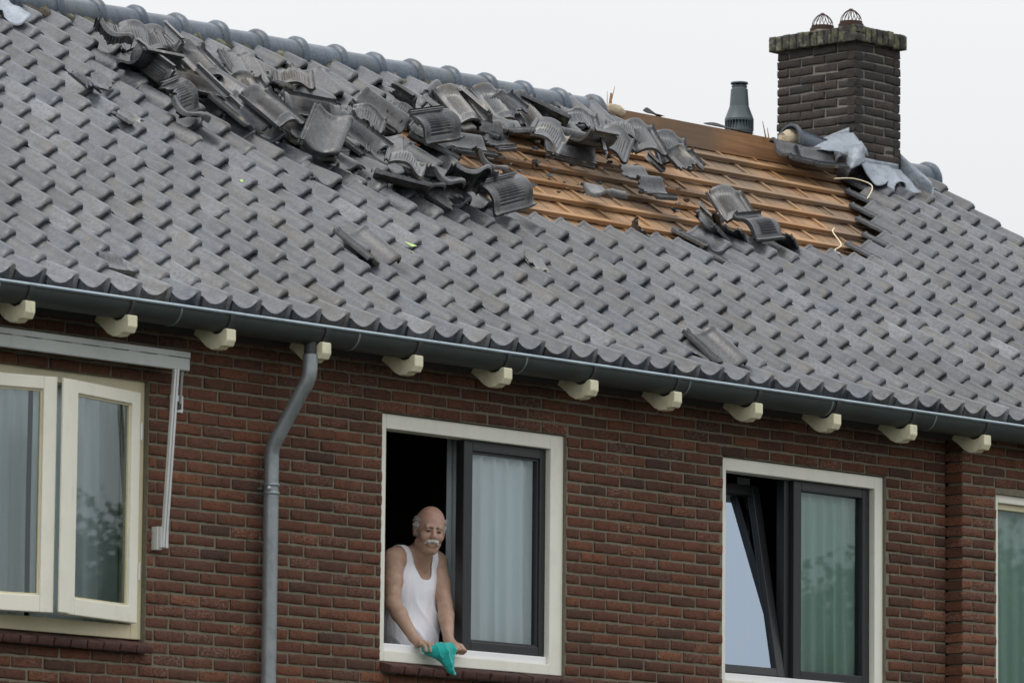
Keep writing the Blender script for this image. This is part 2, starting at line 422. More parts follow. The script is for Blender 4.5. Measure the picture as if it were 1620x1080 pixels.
# which tiles are still in their rows
def laid(r, c):
    if r <= 6: return True
    if r == 7: return c != 33
    if r == 8: return c <= 24 or c >= 34
    if r == 9: return c <= 24 or c >= 43
    if r == 10: return c <= 25 or c >= 45
    if r == 11: return c <= 24 or c >= 46
    if r == 12: return c <= 21 or c >= 47
    if r == 13: return c <= 20 or 23 <= c <= 30 or c >= 48
    if r == 14: return c <= 34 or c >= 49
    if r == 15: return c <= 38 or c >= 51
    return False
TILT = Matrix.Rotation(-R(6.9), 3, 'X')
roof = hpart('roof', RP(2.5, 2.2, 0))
RI = Matrix.Translation(-RP(2.5, 2.2, 0))
rt = random.Random(3)
tiles = []
for r in range(16):
    cmin = int(math.floor(r*.86))-3
    for c in range(cmin, 54):
        if not laid(r, c): continue
        jit = 1.0
        if r >= 13 and c >= 18 and c < 40: jit = 4.5
        elif r >= 8 and 17 < c < 28: jit = 6.0
        elif r >= 7 and 12 < c < 22: jit = 2.4
        else: jit = 1.35
        n = .036 if r == 0 else 0
        if c > 52: me = TILE_VERGE
        elif r == 0: me = rt.choice(TILE_EAVE)
        else: me = rt.choice(TILES)
        rot = RM @ TILT @ (Matrix.Rotation(-R(6.5), 3, 'X') if r == 0 else Matrix.Identity(3)) @ Euler((R(rt.gauss(0, .35)*jit), R(rt.gauss(0, .5)*jit), R(rt.gauss(0, .55)*jit))).to_matrix()
        loc = RP(TX0+c*TW+.012+rt.gauss(0, .002)*jit, r*TL+rt.gauss(0, .004)*jit, n+rt.gauss(.0, .0015)*jit+(.012 if jit > 4 else 0))
        mw = rot.to_4x4(); mw.translation = loc
        x, y = px(loc)
        vis = -60 < x < 1680 and -60 < y < 1140
        dist = (loc-CAM_POS).length
        tiles.append(((0 if vis else 1), dist, r, c, me, mw))
tiles.sort(key=lambda t: t[:2])
def join_stuff(name, items, mat, parent, inv, smooth=58):
    """many alike pieces joined into one mesh"""
    vs = []; fs = []; base = 0; cache = {}
    for me, mw in items:
        if me.name not in cache:
            a = np.empty(len(me.vertices)*3); me.vertices.foreach_get('co', a)
            cache[me.name] = (a.reshape(-1, 3), [tuple(p.vertices) for p in me.polygons])
        a, f = cache[me.name]; m = np.array(inv @ mw)
        vs.append(a @ m[:3, :3].T+m[:3, 3]); fs += [tuple(i+base for i in p) for p in f]; base += len(a)
    me = bpy.data.meshes.new(name); me.from_pydata(np.concatenate(vs).tolist(), [], fs); me.update()
    if smooth:
        me.polygons.foreach_set('use_smooth', [True]*len(me.polygons)); me.set_sharp_from_angle(angle=R(smooth))
    o = obj(name, me, mat, parent); o['kind'] = 'stuff'; return o
for k, (v, dst, r, c, me, mw) in enumerate(tiles[:300]):
    obj('roof_tile', me, None, roof, RI @ mw)
join_stuff('roof_tile_rows', [(t[4], t[5]) for t in tiles[300:]], MT['tile'], roof, RI)

# ---- deck: felt base, planks up the slope, thin counter battens, battens along the rows
def roofbox(mb, X0, X1, s0, s1, n0, n1, inv=None):
    vs = [RP(X, s, n) for X in (X0, X1) for s in (s0, s1) for n in (n0, n1)]
    if inv is not None: vs = [inv @ v for v in vs]
    return mb.add(vs, [(0, 1, 3, 2), (4, 6, 7, 5), (0, 4, 5, 1), (2, 3, 7, 6), (0, 2, 6, 4), (1, 5, 7, 3)])
SR = 16.35*TL                       # slope length to the ridge
m = MB(); roofbox(m, -4.6, XMAX-.1, .04, SR, -.24, -.162, RI)
ridgeP = RP(0, SR, -.1)
back = [(RI @ Vector((X, ridgeP.y+s*CP+n*SP, ridgeP.z-s*SP+n*CP))) for X in (-4.6, XMAX) for s in (0, 4.4) for n in (-.1, .0)]
m.add(back, [(0, 1, 3, 2), (4, 6, 7, 5), (0, 4, 5, 1), (2, 3, 7, 6), (0, 2, 6, 4), (1, 5, 7, 3)])
m.build('roof_base', MT['felt'], roof)
def rchild(name, mat, X, s, n, lx, ls, ln, rot=0, bevel=0):
    """a straight board on the slope, its own mesh centred on itself"""
    mb = MB().box(-lx/2, lx/2, -ls/2, ls/2, -ln/2, ln/2)
    me = mesh_from(name, mb.v, mb.f)
    mw = (RM @ Matrix.Rotation(rot, 3, 'Z')).to_4x4(); mw.translation = RP(X, s, n)
    o = obj(name, me, mat, roof, RI @ mw)
    if bevel:
        b = o.modifiers.new('b', 'BEVEL'); b.width = bevel; b.segments = 1
    return o
rb = random.Random(21)
X = 1.2
while X < 8.75:
    wdt = rb.choice([.098, .112, .125, .105])
    rchild('plank', MT['plank'], X+wdt/2, (6.4*TL+SR)/2, -.15+rb.uniform(-.002, .002), wdt-rb.uniform(.004, .008), SR-6.4*TL, .018)
    X += wdt
X = 1.42
while X < 8.7:
    rchild('counter_batten', MT['batten'], X, (6.6*TL+SR)/2, -.135, .03, SR-6.6*TL-.02, .012); X += .372
for k in range(7, 17):
    s = k*TL+.045
    if k == 16: s = SR-.10
    for (a, b) in ((1.1, 3.9+.25*(k % 3)), (3.905+.25*(k % 3), 8.7)):
        rchild('batten', MT['batten'], (a+b)/2, s+rb.uniform(-.006, .006), -.116, b-a, .046, .026, rot=R(rb.uniform(-.08, .08)), bevel=.002)
# ridge board standing bare where the caps are gone
mb = MB().box(5.35, 7.86, 3.385, 3.425, 7.70, 7.862)
o = mb.build('ridge_board', MT['ridgeboard'], roof, bevel=.003); o.matrix_local = RI

# ---- ridge caps with collars, bedded on mossy mortar
RZ, RY = 7.785, 3.44
def ridge_cap_mesh(name, L=.345, r=.115, seed=0):
    rd = random.Random(seed); V = []; F = []
    st = [(0, r*1.17), (.012, r*1.24), (.03, r*1.24), (.042, r*1.17), (.05, r*1.02), (.12, r*1.0), (.25, r*.97), (L+.03, r*.95)]
    n = 18
    for x, rr in st:
        for k in range(n+1):
            a = math.pi*(-.08+1.16*k/n); V.append((-x, -rr*math.cos(a), rr*math.sin(a)+.001*math.sin(9*a+seed)))
        for k in range(n, -1, -1):
            a = math.pi*(-.08+1.16*k/n); V.append((-x, -(rr-.016)*math.cos(a), (rr-.016)*math.sin(a)))
    m = 2*(n+1)
    for j in range(len(st)-1):
        for i in range(m): F.append((j*m+i, (j+1)*m+i, (j+1)*m+(i+1) % m, j*m+(i+1) % m))
    for b in (0, (len(st)-1)*m):
        for i in range(n): F.append((b+i, b+i+1, b+m-2-i, b+m-1-i))
    return mesh_from(name, V, F, 38)
CAPS = [ridge_cap_mesh('ridge_tile', seed=s) for s in range(2)]
for t in CAPS: t.materials.append(MT['ridge'])
for k in range(-9, 13):
    X = 1.345+k*.3423
    if X > 5.5: break
    mw = Euler((R(rt.gauss(0, 1)), R(rt.gauss(0, .5)), R(rt.gauss(0, .6)))).to_matrix().to_4x4(); mw.translation = Vector((X, RY, RZ+.01+rt.gauss(0, .002)))
    obj('ridge_tile', CAPS[k % 2], None, roof, RI @ mw)
for X in (8.94,):
    mw = Matrix.Translation((X, RY, RZ-.01)); obj('ridge_tile', CAPS[0], None, roof, RI @ mw)
def lumpy(name, pts, mat, parent, inv=None, rad=.05, seed=0, n=10, amp=.35):
    rd = random.Random(seed); mb = MB(); pts2 = []; rads = []
    for i in range(len(pts)-1):
        a, b = Vector(pts[i]), Vector(pts[i+1]); q = max(2, int((b-a).length/.05))
        for j in range(q): pts2.append(a.lerp(b, j/q)); rads.append(rad*rd.uniform(1-amp, 1+amp))
    pts2.append(Vector(pts[-1])); rads.append(rad*.6); rads[0] = rad*.6
    mb.tube(pts2, rads, n)
    mb.v = [tuple(Vector(v)+Vector((rd.gauss(0, rad*.1), rd.gauss(0, rad*.12), rd.gauss(0, rad*.12)))) for v in mb.v]
    if inv is not None: mb.v = [tuple(inv @ Vector(v)) for v in mb.v]
    return mb.build(name, mat, parent, smooth=60)
lumpy('ridge_mortar', [(-2.2, RY-.085, RZ-.045), (5.44, RY-.085, RZ-.045)], MT['ridgemortar'], roof, RI, .055, 4)
lumpy('ridge_mortar', [(8.62, RY-.07, RZ-.06), (8.9, RY-.07, RZ-.06)], MT['ridgemortar'], roof, RI, .05, 5)

# ---- brick meshes
def brick_mesh(name, seed, L=.205, H=.0505, D=.09):
    rd = random.Random(seed); j = lambda a: rd.uniform(-a, a)
    def loop(x, z, y, a):
        pts = []
        for i in range(6): pts.append((-x+2*x*i/5, y, -z))
        pts.append((x, y, 0))
        for i in range(6): pts.append((x-2*x*i/5, y, z))
        pts.append((-x, y, 0))
        return [(px_+j(a), py_+j(a*.5), pz_+j(a)) for px_, py_, pz_ in pts]
    hx, hz = L/2, H/2
    loops = [loop(hx, hz, D, 0), loop(hx, hz, .008, .0026), loop(hx-.002, hz-.002, .0025, .0022), loop(hx-.009, hz-.008, -.0005, .0018)]
    V = sum(loops, []); n = 14; F = []
    for k in range(3):
        for i in range(n): F.append((k*n+i, k*n+(i+1) % n, (k+1)*n+(i+1) % n, (k+1)*n+i))
    mid = [(-hx*.6+hx*1.2*i/3+j(.004), j(.0016)-.0005, j(.003)) for i in range(4)]
    b = len(V); V += mid; o = 3*n
    F += [(o+0, o+1, b, o+13), (o+1, o+2, b+1, b), (o+2, o+3, b+2, b+1), (o+3, o+4, b+3, b+2), (o+4, o+5, o+6, b+3), (o+6, o+7, o+8, b+3), (o+8, o+9, b+2, b+3), (o+9, o+10, b+1, b+2), (o+10, o+11, b, b+1), (o+11, o+12, o+13, b)]
    F.append(tuple(range(n-1, -1, -1)))
    return mesh_from(name, V, F, 50)
BR_FULL = [brick_mesh('brick', s) for s in range(8)]
BR_HALF = [brick_mesh('half_brick', 50+s, .0965) for s in range(4)]
CRS, MODX, ZB = .0636, .2171, 3.772
WIN = {'a': (-3.22, -1.726), 'b': (0.0, 1.47), 'c': (2.80, 4.275), 'd': (5.175, 6.645)}
def lay_wall(X0, X1, Y, k0, k1, openings, rd, phase):
    out = []
    for k in range(k0, k1):
        z = ZB+(k+.5)*CRS
        spans = [(X0, X1)]
        for (a, b) in openings:
            if -1 <= k < 21:
                new = []
                for p, q in spans:
                    if b <= p or a >= q: new.append((p, q)); continue
                    if a > p: new.append((p, a-.004))
                    if b < q: new.append((b+.004, q))
                spans = new
        off = phase+(MODX/2 if k % 2 else 0)
        for p, q in spans:
            i = math.floor((p-off)/MODX)
            x = off+i*MODX
            while x < q:
                a, b = max(p, x+.007), min(q, x+MODX-.007)
                if b-a > .03:
                    L = b-a; cx = (a+b)/2
                    me = rd.choice(BR_FULL) if L > .15 else rd.choice(BR_HALF); L0 = .205 if L > .15 else .0965
                    mw = Matrix.Translation((cx+rd.gauss(0, .0012), Y+rd.gauss(0, .0016), z+rd.gauss(0, .0011))) @ Euler((R(rd.gauss(0, .5)), R(rd.gauss(0, .35)), R(rd.gauss(0, .5)))).to_matrix().to_4x4()
                    if abs(L-L0) > .002: mw = mw @ Matrix.Diagonal((L/L0, 1, 1, 1))
                    out.append((me, mw))
                x += MODX
    return out
def wall_slab(mb, X0, X1, y0, y1, z0, z1, openings, zo0, zo1):
    xs = X0
    for a, b in sorted(openings):
        mb.box(xs, a, y0, y1, z0, z1); mb.box(a, b, y0, y1, z0, zo0); mb.box(a, b, y0, y1, zo1, z1); xs = b
    mb.box(xs, X1, y0, y1, z0, z1)
Z0W = 3.2
wall = hpart('wall', (.6, 0, 3.2)); WI = Matrix.Translation(-Vector((.6, 0, 3.2)))
mb = MB()
wall_slab(mb, -4.5, 4.838, .0085, .105, Z0W-.03, 5.50, [WIN['a'], WIN['b'], WIN['c']], 3.700, 5.111)
wall_slab(mb, -4.5, 4.95, .105, .27, 2.0, 5.46, [(WIN['a'][0]+.03, WIN['a'][1]-.03), (WIN['b'][0]+.03, WIN['b'][1]-.03), (WIN['c'][0]+.03, WIN['c'][1]-.03)], 3.76, 5.08)
mb.v = [tuple(WI @ Vector(v)) for v in mb.v]; mb.build('mortar_bed', MT['mortar'], wall)
rdw = random.Random(31)
bricks = lay_wall(-4.5, 4.838, 0, -9, 27, [WIN['a'], WIN['b'], WIN['c']], rdw, 1.586)
nwall = hpart('wall', (6.8, -.12, 3.2)); NI = Matrix.Translation(-Vector((6.8, -.12, 3.2)))
mb = MB()
wall_slab(mb, 4.857, 8.75, -.1115, .0, Z0W-.03, 5.50, [WIN['d']], 3.700, 5.075)
wall_slab(mb, 4.95, 8.75, .0, .27, 2.0, 5.46, [(WIN['d'][0]+.03, WIN['d'][1]-.03)], 3.76, 5.05)
mb.v = [tuple(NI @ Vector(v)) for v in mb.v]; mb.build('mortar_bed', MT['mortar'], nwall)
nbricks = [(me, mw @ Matrix.Diagonal((1, 1.45, 1, 1)) if mw.translation.x < 5.0 else mw) for me, mw in lay_wall(4.84, 8.75, -.12, -9, 27, [WIN['d']], rdw, 4.834)]
def rank(it):
    p = it[1].translation; x, y = px(p); vis = -20 < x < 1640 and -10 < y < 1090
    return (0 if vis else 1, (p-CAM_POS).length)
allb = sorted([(rank(b), 0, b) for b in bricks]+[(rank(b), 1, b) for b in nbricks], key=lambda t: t[0])
for t in BR_FULL+BR_HALF: t.materials.append(MT['brick'])
for rk, w, (me, mw) in allb[:300]:
    obj('brick', me, None, wall if w == 0 else nwall, (WI if w == 0 else NI) @ mw)
join_stuff('brick_courses', [b for rk, w, b in allb[300:] if w == 0], MT['brick'], wall, WI, 50)
join_stuff('brick_courses', [b for rk, w, b in allb[300:] if w == 1], MT['brick'], nwall, NI, 50)
# rest of the shell: lower storey, gable and rear walls, floors
mbk, nt, b, o = mat_new('plain_brickwork'); g = NG(nt)
bt = nt.nodes.new('ShaderNodeTexBrick'); bt.inputs['Scale'].default_value = 1; bt.inputs['Brick Width'].default_value = .217; bt.inputs['Row Height'].default_value = .0636; bt.inputs['Mortar Size'].default_value = .006
bt.inputs['Color1'].default_value = (.22, .075, .048, 1); bt.inputs['Color2'].default_value = (.29, .09, .05, 1); bt.inputs['Mortar'].default_value = (.3, .27, .2, 1)
cx = nt.nodes.new('ShaderNodeSeparateXYZ'); cc = nt.nodes.new('ShaderNodeCombineXYZ'); nt.links.new(g.pos(), cx.inputs[0])
nt.links.new(g.math('ADD', cx.outputs[0], cx.outputs[1]), cc.inputs[0]); nt.links.new(cx.outputs[2], cc.inputs[1]); nt.links.new(cc.outputs[0], bt.inputs['Vector'])
nt.links.new(bt.outputs[0], b.inputs['Base Color']); b.inputs['Roughness'].default_value = .85
mb = MB(); mb.box(-4.5, 4.84, .003, .27, 0, Z0W-.031); mb.box(4.84, 8.75, -.117, .27, 0, Z0W-.031)
mb.box(8.55, 8.75, .27, 6.6, 0, 5.4); mb.box(-4.5, 8.75, 6.6, 6.85, 0, 5.4); mb.box(-4.7, -4.5, .0, 6.85, 0, 5.5)
gp = [(.0, 5.4), (RP(0, .3, -.2).y, 5.4), (RP(0, SR, -.25).y, RP(0, SR, -.25).z), (6.8, 5.4)]
mb.prism(gp[1:], 8.55, 8.75)
mb.v = [tuple(HI @ Vector(v)) for v in mb.v]; mb.build('lower_wall', mbk, house)
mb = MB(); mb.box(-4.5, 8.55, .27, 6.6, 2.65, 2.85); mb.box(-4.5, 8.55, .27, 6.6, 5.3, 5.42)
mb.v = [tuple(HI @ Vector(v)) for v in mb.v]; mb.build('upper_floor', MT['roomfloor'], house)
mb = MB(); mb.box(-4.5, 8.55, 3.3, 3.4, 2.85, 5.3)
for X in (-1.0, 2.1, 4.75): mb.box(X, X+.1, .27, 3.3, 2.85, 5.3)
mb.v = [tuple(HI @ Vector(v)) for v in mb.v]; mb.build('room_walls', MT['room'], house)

# ---- gutter, straps, wooden brackets, downpipe
gut = hpart('gutter', (2, -.26, 5.4)); GI = Matrix.Translation(-Vector((2, -.26, 5.4)))
GY, GZ, GR = -.262, 5.455, .088
def arc(r, n=16): return [(GY-r*math.cos(math.pi*k/n), GZ-r*math.sin(math.pi*k/n)) for k in range(n+1)]
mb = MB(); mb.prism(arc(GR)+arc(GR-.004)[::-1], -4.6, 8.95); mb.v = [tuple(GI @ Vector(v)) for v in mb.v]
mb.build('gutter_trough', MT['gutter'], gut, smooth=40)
mb = MB().tube([(-4.6, GY-GR, GZ+.004), (8.95, GY-GR, GZ+.004)], .0105, 12); mb.v = [tuple(GI @ Vector(v)) for v in mb.v]
mb.build('gutter_bead', MT['bead'], gut, smooth=60)
for X in (-3.1, -1.85, -.55, .75, 2.1, 3.35, 4.3, 5.6, 7):
    mb = MB(); mb.prism(arc(GR+.0025)+arc(GR+.0005)[::-1], X, X+.012); mb.v = [tuple(GI @ Vector(v)) for v in mb.v]
    mb.build('gutter_seam', MT['zinc'], gut, smooth=40)
BX0, BS = -2.842, .69846
BPROF = [(-.34, 5.322), (-.34, 5.38), (-.333, 5.386), (-.315, 5.386), (-.29, 5.366), (-.262, 5.3595), (-.235, 5.366), (-.205, 5.39), (-.165, 5.43), (-.10, 5.45), (0.0, 5.45), (0.0, 5.40), (-.07, 5.385), (-.13, 5.345), (-.185, 5.296), (-.225, 5.276), (-.27, 5.276), (-.288, 5.29), (-.322, 5.29)]
for i in range(-2, 17):
    X = BX0+i*BS
    if X > 8.7: break
    yo = 0 if X < 4.8 else 0
    br = MB(); br.prism([(y+.34, (z-5.322)*(.93 if z < 5.39 else 1)) for y, z in BPROF], -.066, 0)
    o = br.build('bracket', MT['bracket'], house, bevel=.004); o.location = Vector((X, -.34, 5.322))-HL
    st = MB(); st.prism([(y, z) for y, z in arc(GR+.008)]+[(y, z) for y, z in arc(GR+.004)][::-1], X-.055, X-.027); st.v = [tuple(GI @ Vector(v)) for v in st.v]
    st.build('gutter_strap', MT['strap'], gut, smooth=40)
dp = hpart('downpipe', (-.9, -.07, 0)); DI = Matrix.Translation(-Vector((-.9, -.07, 0)))
def dtube(name, pts, rad, mat, n=18):
    mb = MB().tube(pts, rad, n); mb.v = [tuple(DI @ Vector(v)) for v in mb.v]; return mb.build(name, mat, dp, smooth=50)
dtube('outlet_pipe', [(-.838, -.275, 5.38), (-.838, -.275, 5.26)], .0335, MT['strap'])
dtube('pipe_bend', [(-.838, -.275, 5.315), (-.838, -.275, 5.24), (-.84, -.272, 5.205), (-.845, -.258, 5.165), (-.852, -.236, 5.13)], .040, MT['pipe'])
dtube('pipe_offset', [(-.851, -.241, 5.14), (-.856, -.225, 5.11), (-.897, -.085, 4.868), (-.902, -.07, 4.83), (-.904, -.066, 4.78)], .0385, MT['pipe'])
dtube('pipe_length', [(-.904, -.066, 4.80), (-.905, -.066, 4.60)], .0395, MT['pipe'])
dtube('pipe_length', [(-.905, -.066, 4.615), (-.905, -.066, 0.02)], .0405, MT['pipe'])
dtube('pipe_collar', [(-.905, -.066, 4.645), (-.905, -.066, 4.64), (-.905, -.066, 4.632), (-.905, -.066, 4.627)], [.042, .046, .046, .042], MT['zinc'])
dtube('pipe_collar', [(-.905, -.066, 4.60), (-.905, -.066, 4.595), (-.905, -.066, 4.588), (-.905, -.066, 4.583)], [.042, .0455, .0455, .042], MT['zinc'])
dtube('clamp_screw', [(-.945, -.095, 4.618), (-.960, -.106, 4.618)], .008, MT['alu'], 8)
dtube('wall_clip', [(-.93, -.03, 4.618), (-.935, .01, 4.618)], .007, MT['zinc'], 8)

# ---- chimney
CX0, CX1, CY0, CY1, CZ1 = 7.862, 8.352, 3.205, 3.905, 8.598
chim = hpart('chimney', (8.1, 3.55, 7.4)); CI = Matrix.Translation(-Vector((8.1, 3.55, 7.4)))
def cb(mb, name, mat, **k):
    mb.v = [tuple(CI @ Vector(v)) for v in mb.v]; return mb.build(name, mat, chim, **k)
cb(MB().box(CX0+.009, CX1-.009, CY0+.009, CY1-.009, 7.1, CZ1), 'mortar_core', MT['cmortar'])
CB_FULL = [brick_mesh('chimney_brick', 100+s, .205, .052, .07) for s in range(6)]
CB_HALF = [brick_mesh('chimney_half_brick', 150+s, .0965, .052, .07) for s in range(3)]
for t in CB_FULL+CB_HALF: t.materials.append(MT['cbrick'])
rc = random.Random(8)
def course_len(total, odd):
    """brick lengths along one face, as centre/length pairs from its left end"""
    out = []; x = 0 if not odd else -.1085
    while x < total-.02:
        a, b = max(0, x), min(total, x+.217-.011)
        if b-a > .02: out.append(((a+b)/2, b-a))
        x += .217
    return out
for k in range(20):
    z = CZ1-.032-k*.0623
    odd = k % 2
    faces = [('f', CX1-CX0, odd), ('l', CY1-CY0, 1-odd), ('r', CY1-CY0, odd)]
    for fc, tot, od in faces:
        for cc_, L in course_len(tot, od):
            me = rc.choice(CB_FULL) if L > .15 else rc.choice(CB_HALF); L0 = .205 if L > .15 else .0965
            S = Matrix.Diagonal((L/L0, 1, 1, 1)); jz = rc.gauss(0, .0016)
            jr = Euler((R(rc.gauss(0, 1.1)), R(rc.gauss(0, .8)), R(rc.gauss(0, .9)))).to_matrix().to_4x4()
            if fc == 'f': mw = Matrix.Translation((CX0+cc_, CY0+rc.gauss(0, .0035), z+jz)) @ jr @ S
            elif fc == 'l': mw = Matrix.Translation((CX0+rc.gauss(0, .0035), CY1-cc_, z+jz)) @ Matrix.Rotation(R(-90), 4, 'Z') @ jr @ S
            else: mw = Matrix.Translation((CX1+rc.gauss(0, .002), CY0+cc_, z+jz)) @ Matrix.Rotation(R(90), 4, 'Z') @ jr @ S
            obj('brick', me, None, chim, CI @ mw)
# cap: a course of bricks on edge, standing proud, mossy
OH = .042
CAPB = [brick_mesh('cap_brick', 200+s, .104, .053, .12) for s in range(5)]
for t in CAPB: t.materials.append(MT['capbrick'])
cb(MB().box(CX0-OH+.012, CX1+OH-.012, CY0-OH+.012, CY1+OH-.012, CZ1+.004, CZ1+.1), 'cap_bed', MT['capbrick'])
zc = CZ1+.054
x = CX0-OH+.105+.028
while x < CX1+OH-.02:
    mw = Matrix.Translation((x, CY0-OH, zc+rc.gauss(0, .002))) @ Matrix.Rotation(R(90), 4, 'Y'); obj('cap_brick', rc.choice(CAPB), None, chim, CI @ mw); x += .0625
y = CY0-OH+.105+.028
while y < CY1+OH-.01:
    for xx, rz in ((CX0-OH, -90), (CX1+OH, 90)):
        mw = Matrix.Translation((xx, y, zc+rc.gauss(0, .002))) @ Matrix.Rotation(R(rz), 4, 'Z') @ Matrix.Rotation(R(90), 4, 'Y'); obj('cap_brick', rc.choice(CAPB), None, chim, CI @ mw)
    y += .0625
for dz in (-.027, .029):       # two bricks laid flat turn the near corner
    mw = Matrix.Translation((CX0-OH+.051, CY0-OH, zc+dz)); obj('cap_brick', CAPB[0], None, chim, CI @ mw)
# mortar flaunching on top
mb = MB(); mb.lathe([(.30, 0), (.22, .035), (.05, .05), (.001, .05)], (8.1, 3.56, CZ1+.095), 4)
fl = cb(mb, 'cap_mortar', MT['ridgemortar'])
def cowl(Y, Z, X=8.105):
    mb = MB(); c = (X, Y, Z)
    mb.lathe([(.07, -.06), (.088, -.06), (.088, .012), (.079, .014), (.079, .03), (.07, .03), (.066, .02), (.066, -.06)], c, 20)
    o = cb(mb, 'cowl_ring', MT['rust'], smooth=40)
    mb = MB(); n = 16; rr = random.Random(int(Y*100))
    for k in range(n):
        a = 2*math.pi*k/n; pts = []
        for t in range(7):
            u = t/6; r = .073*math.cos(u*1.45)**.8 if u < .99 else .010
            aa = a+.25*math.sin(u*3)+rr.gauss(0, .01)
            pts.append((X+r*math.cos(aa), Y+r*math.sin(aa), Z+.028+.088*u**.85))
        mb.tube(pts, .0026, 5)
    mb.tube([(X, Y, Z+.108), (X, Y, Z+.121)], [.018, .012], 8)
    cb(mb, 'wire_cage', MT['rust'], smooth=60)
cowl(3.70, 8.765); cowl(3.445, 8.765)
# ---- lead flashings
def sheet(name, fn, nu, nv, mat, parent, inv, th=.003):
    vs = [inv @ Vector(fn(i/nu, j/nv)) for j in range(nv+1) for i in range(nu+1)]
    fs = [(j*(nu+1)+i, j*(nu+1)+i+1, (j+1)*(nu+1)+i+1, (j+1)*(nu+1)+i) for j in range(nv) for i in range(nu)]
    me = mesh_from(name, vs, fs, 60); o = obj(name, me, mat, parent)
    s = o.modifiers.new('solid', 'SOLIDIFY'); s.thickness = th; s.offset = 0; return o
def tile_n(X):
    u = ((X-(TX0+.012))/TW) % 1.0
    return prof_z(-.217+u*.217)
rs = random.Random(77)
def wob(u, v, a): return a*(math.sin(11*u+3*v)+math.sin(7*v-5*u+1)+.6*math.sin(23*u+17*v))
def apron(u, v):
    X = 7.85+u*.46
    if v < .3: return (X, CY0-.014-.004*math.sin(9*u), 7.80-(v/.3)*.075)
    w = (v-.3)/.7; s0 = (CY0-.02-EY)/CP
    n = tile_n(X)*min(1, w*1.3)+.02+.02*(1-w)+wob(u, v, .004)
    return tuple(RP(X, s0-.03*w-.19*w*(1+.14*math.sin(8*u)+.1*math.sin(19*u)), n))
sheet('lead_apron', apron, 40, 16, MT['lead'], chim, CI)
def sidestrip(u, v):   # right hand soaker curling away down the slope
    s = 16.2*TL-u*.52
    if v < .45: return (CX1+.012+.01*math.sin(9*u)+.06*max(0, u-.45), RP(0, s, 0).y, RP(0, s, 0).z+.19-.32*(v/.45)*.5-.12*u)
    w = (v-.45)/.55
    return tuple(RP(CX1+.012+.07*w+.06*max(0, u-.45), s, .02+.012*math.sin(6*u)+.02*(1-w)))
sheet('lead_soaker', sidestrip, 24, 10, MT['lead'], chim, CI)
def upstand(u, v):     # stepped sheet still on the chimney's side
    Y = CY0+.04+u*.50; zt = 8.005-.10*u
    return (CX0-.012-.006*math.sin(8*u+3*v), Y, zt-v*(.17-.03*u))
sheet('lead_upstand', upstand, 16, 8, MT['lead'], chim, CI)
def torn(u, v):        # sheet torn from the side, hanging forward and curled
    a = u*2.2
    p0 = Vector((CX0-.02, CY0+.05, 7.955))
    d1 = Vector((-.10, -.22, -.05)); d2 = Vector((-.12, -.06, -.20))
    base = p0+d1*min(1, u*1.6)+Vector((0, -.03, -.14))*max(0, u-.55)*2
    r = .06+.03*u
    return tuple(base+Vector((-r*math.sin(v*2.6)*1.2, r*(1-math.cos(v*2.2))*.9, -.05-.17*v*(1-.3*u)))+Vector((wob(u, v, .006), wob(v, u, .006), wob(u, v, .004))))
sheet('torn_lead', torn, 20, 14, MT['lead'], chim, CI)
def tornflap(u, v):
    p = Vector((CX0-.03-.42*u, CY0+.02+.10*u, 7.985-.10*u))
    return tuple(p+Vector((0, -.16*v, -.03-.16*v*v*(1-.5*u)))+Vector((wob(u, v, .004), 0, wob(v, u, .008))))
sheet('torn_lead', tornflap, 18, 8, MT['lead'], chim, CI)
# lead at the far left of the ridge
def lefts(u, v): return tuple(RP(-.42+.52*u, 15.6*TL-.30*v-.03*math.sin(9*u), tile_n(-.42+.52*u)*(.55+.45*v)+.03+wob(u, v, .006)))
sheet('lead_flashing', lefts, 24, 12, MT['lead'], roof, RI)

# ---- plastic vent terminal behind the ridge
vt = hpart('vent_terminal', (7.4, 3.86, 7.7)); VI = Matrix.Translation(-Vector((7.4, 3.86, 7.7)))
VX, VY, VZ = 7.41, 3.86, 8.008
def vb(mb, name): mb.v = [tuple(VI @ Vector(v)) for v in mb.v]; return mb.build(name, MT['vent'], vt, smooth=22)
vb(MB().lathe([(.05, -.3), (.095, -.02), (.072, .055), (.03, .06)], (VX, VY, VZ), 28), 'vent_base')
mb = MB()
for k in range(28):
    a = 2*math.pi*k/28; mb.box(.07, .099, -.002, .002, -.02, .05, Matrix.Translation((VX, VY, VZ)) @ Matrix.Rotation(a, 4, 'Z'))
vb(mb, 'vent_fins')
vb(MB().lathe([(.08, .044), (.099, .046), (.100, .060), (.071, .137), (.071, .141), (.067, .145), (.058, .268), (.052, .272), (.050, .284), (.054, .286), (.054, .292), (.03, .298)], (VX, VY, VZ), 32), 'vent_hood')
mb = MB()
for k in range(6):
    a = 2*math.pi*k/6; mb.box(.03, .046, -.004, .004, .29, .306, Matrix.Translation((VX, VY, VZ)) @ Matrix.Rotation(a, 4, 'Z'))
vb(mb, 'vent_ribs')
vb(MB().lathe([(.02, .304), (.058, .304), (.061, .31), (.058, .317), (.02, .322)], (VX, VY, VZ), 28), 'vent_cap')

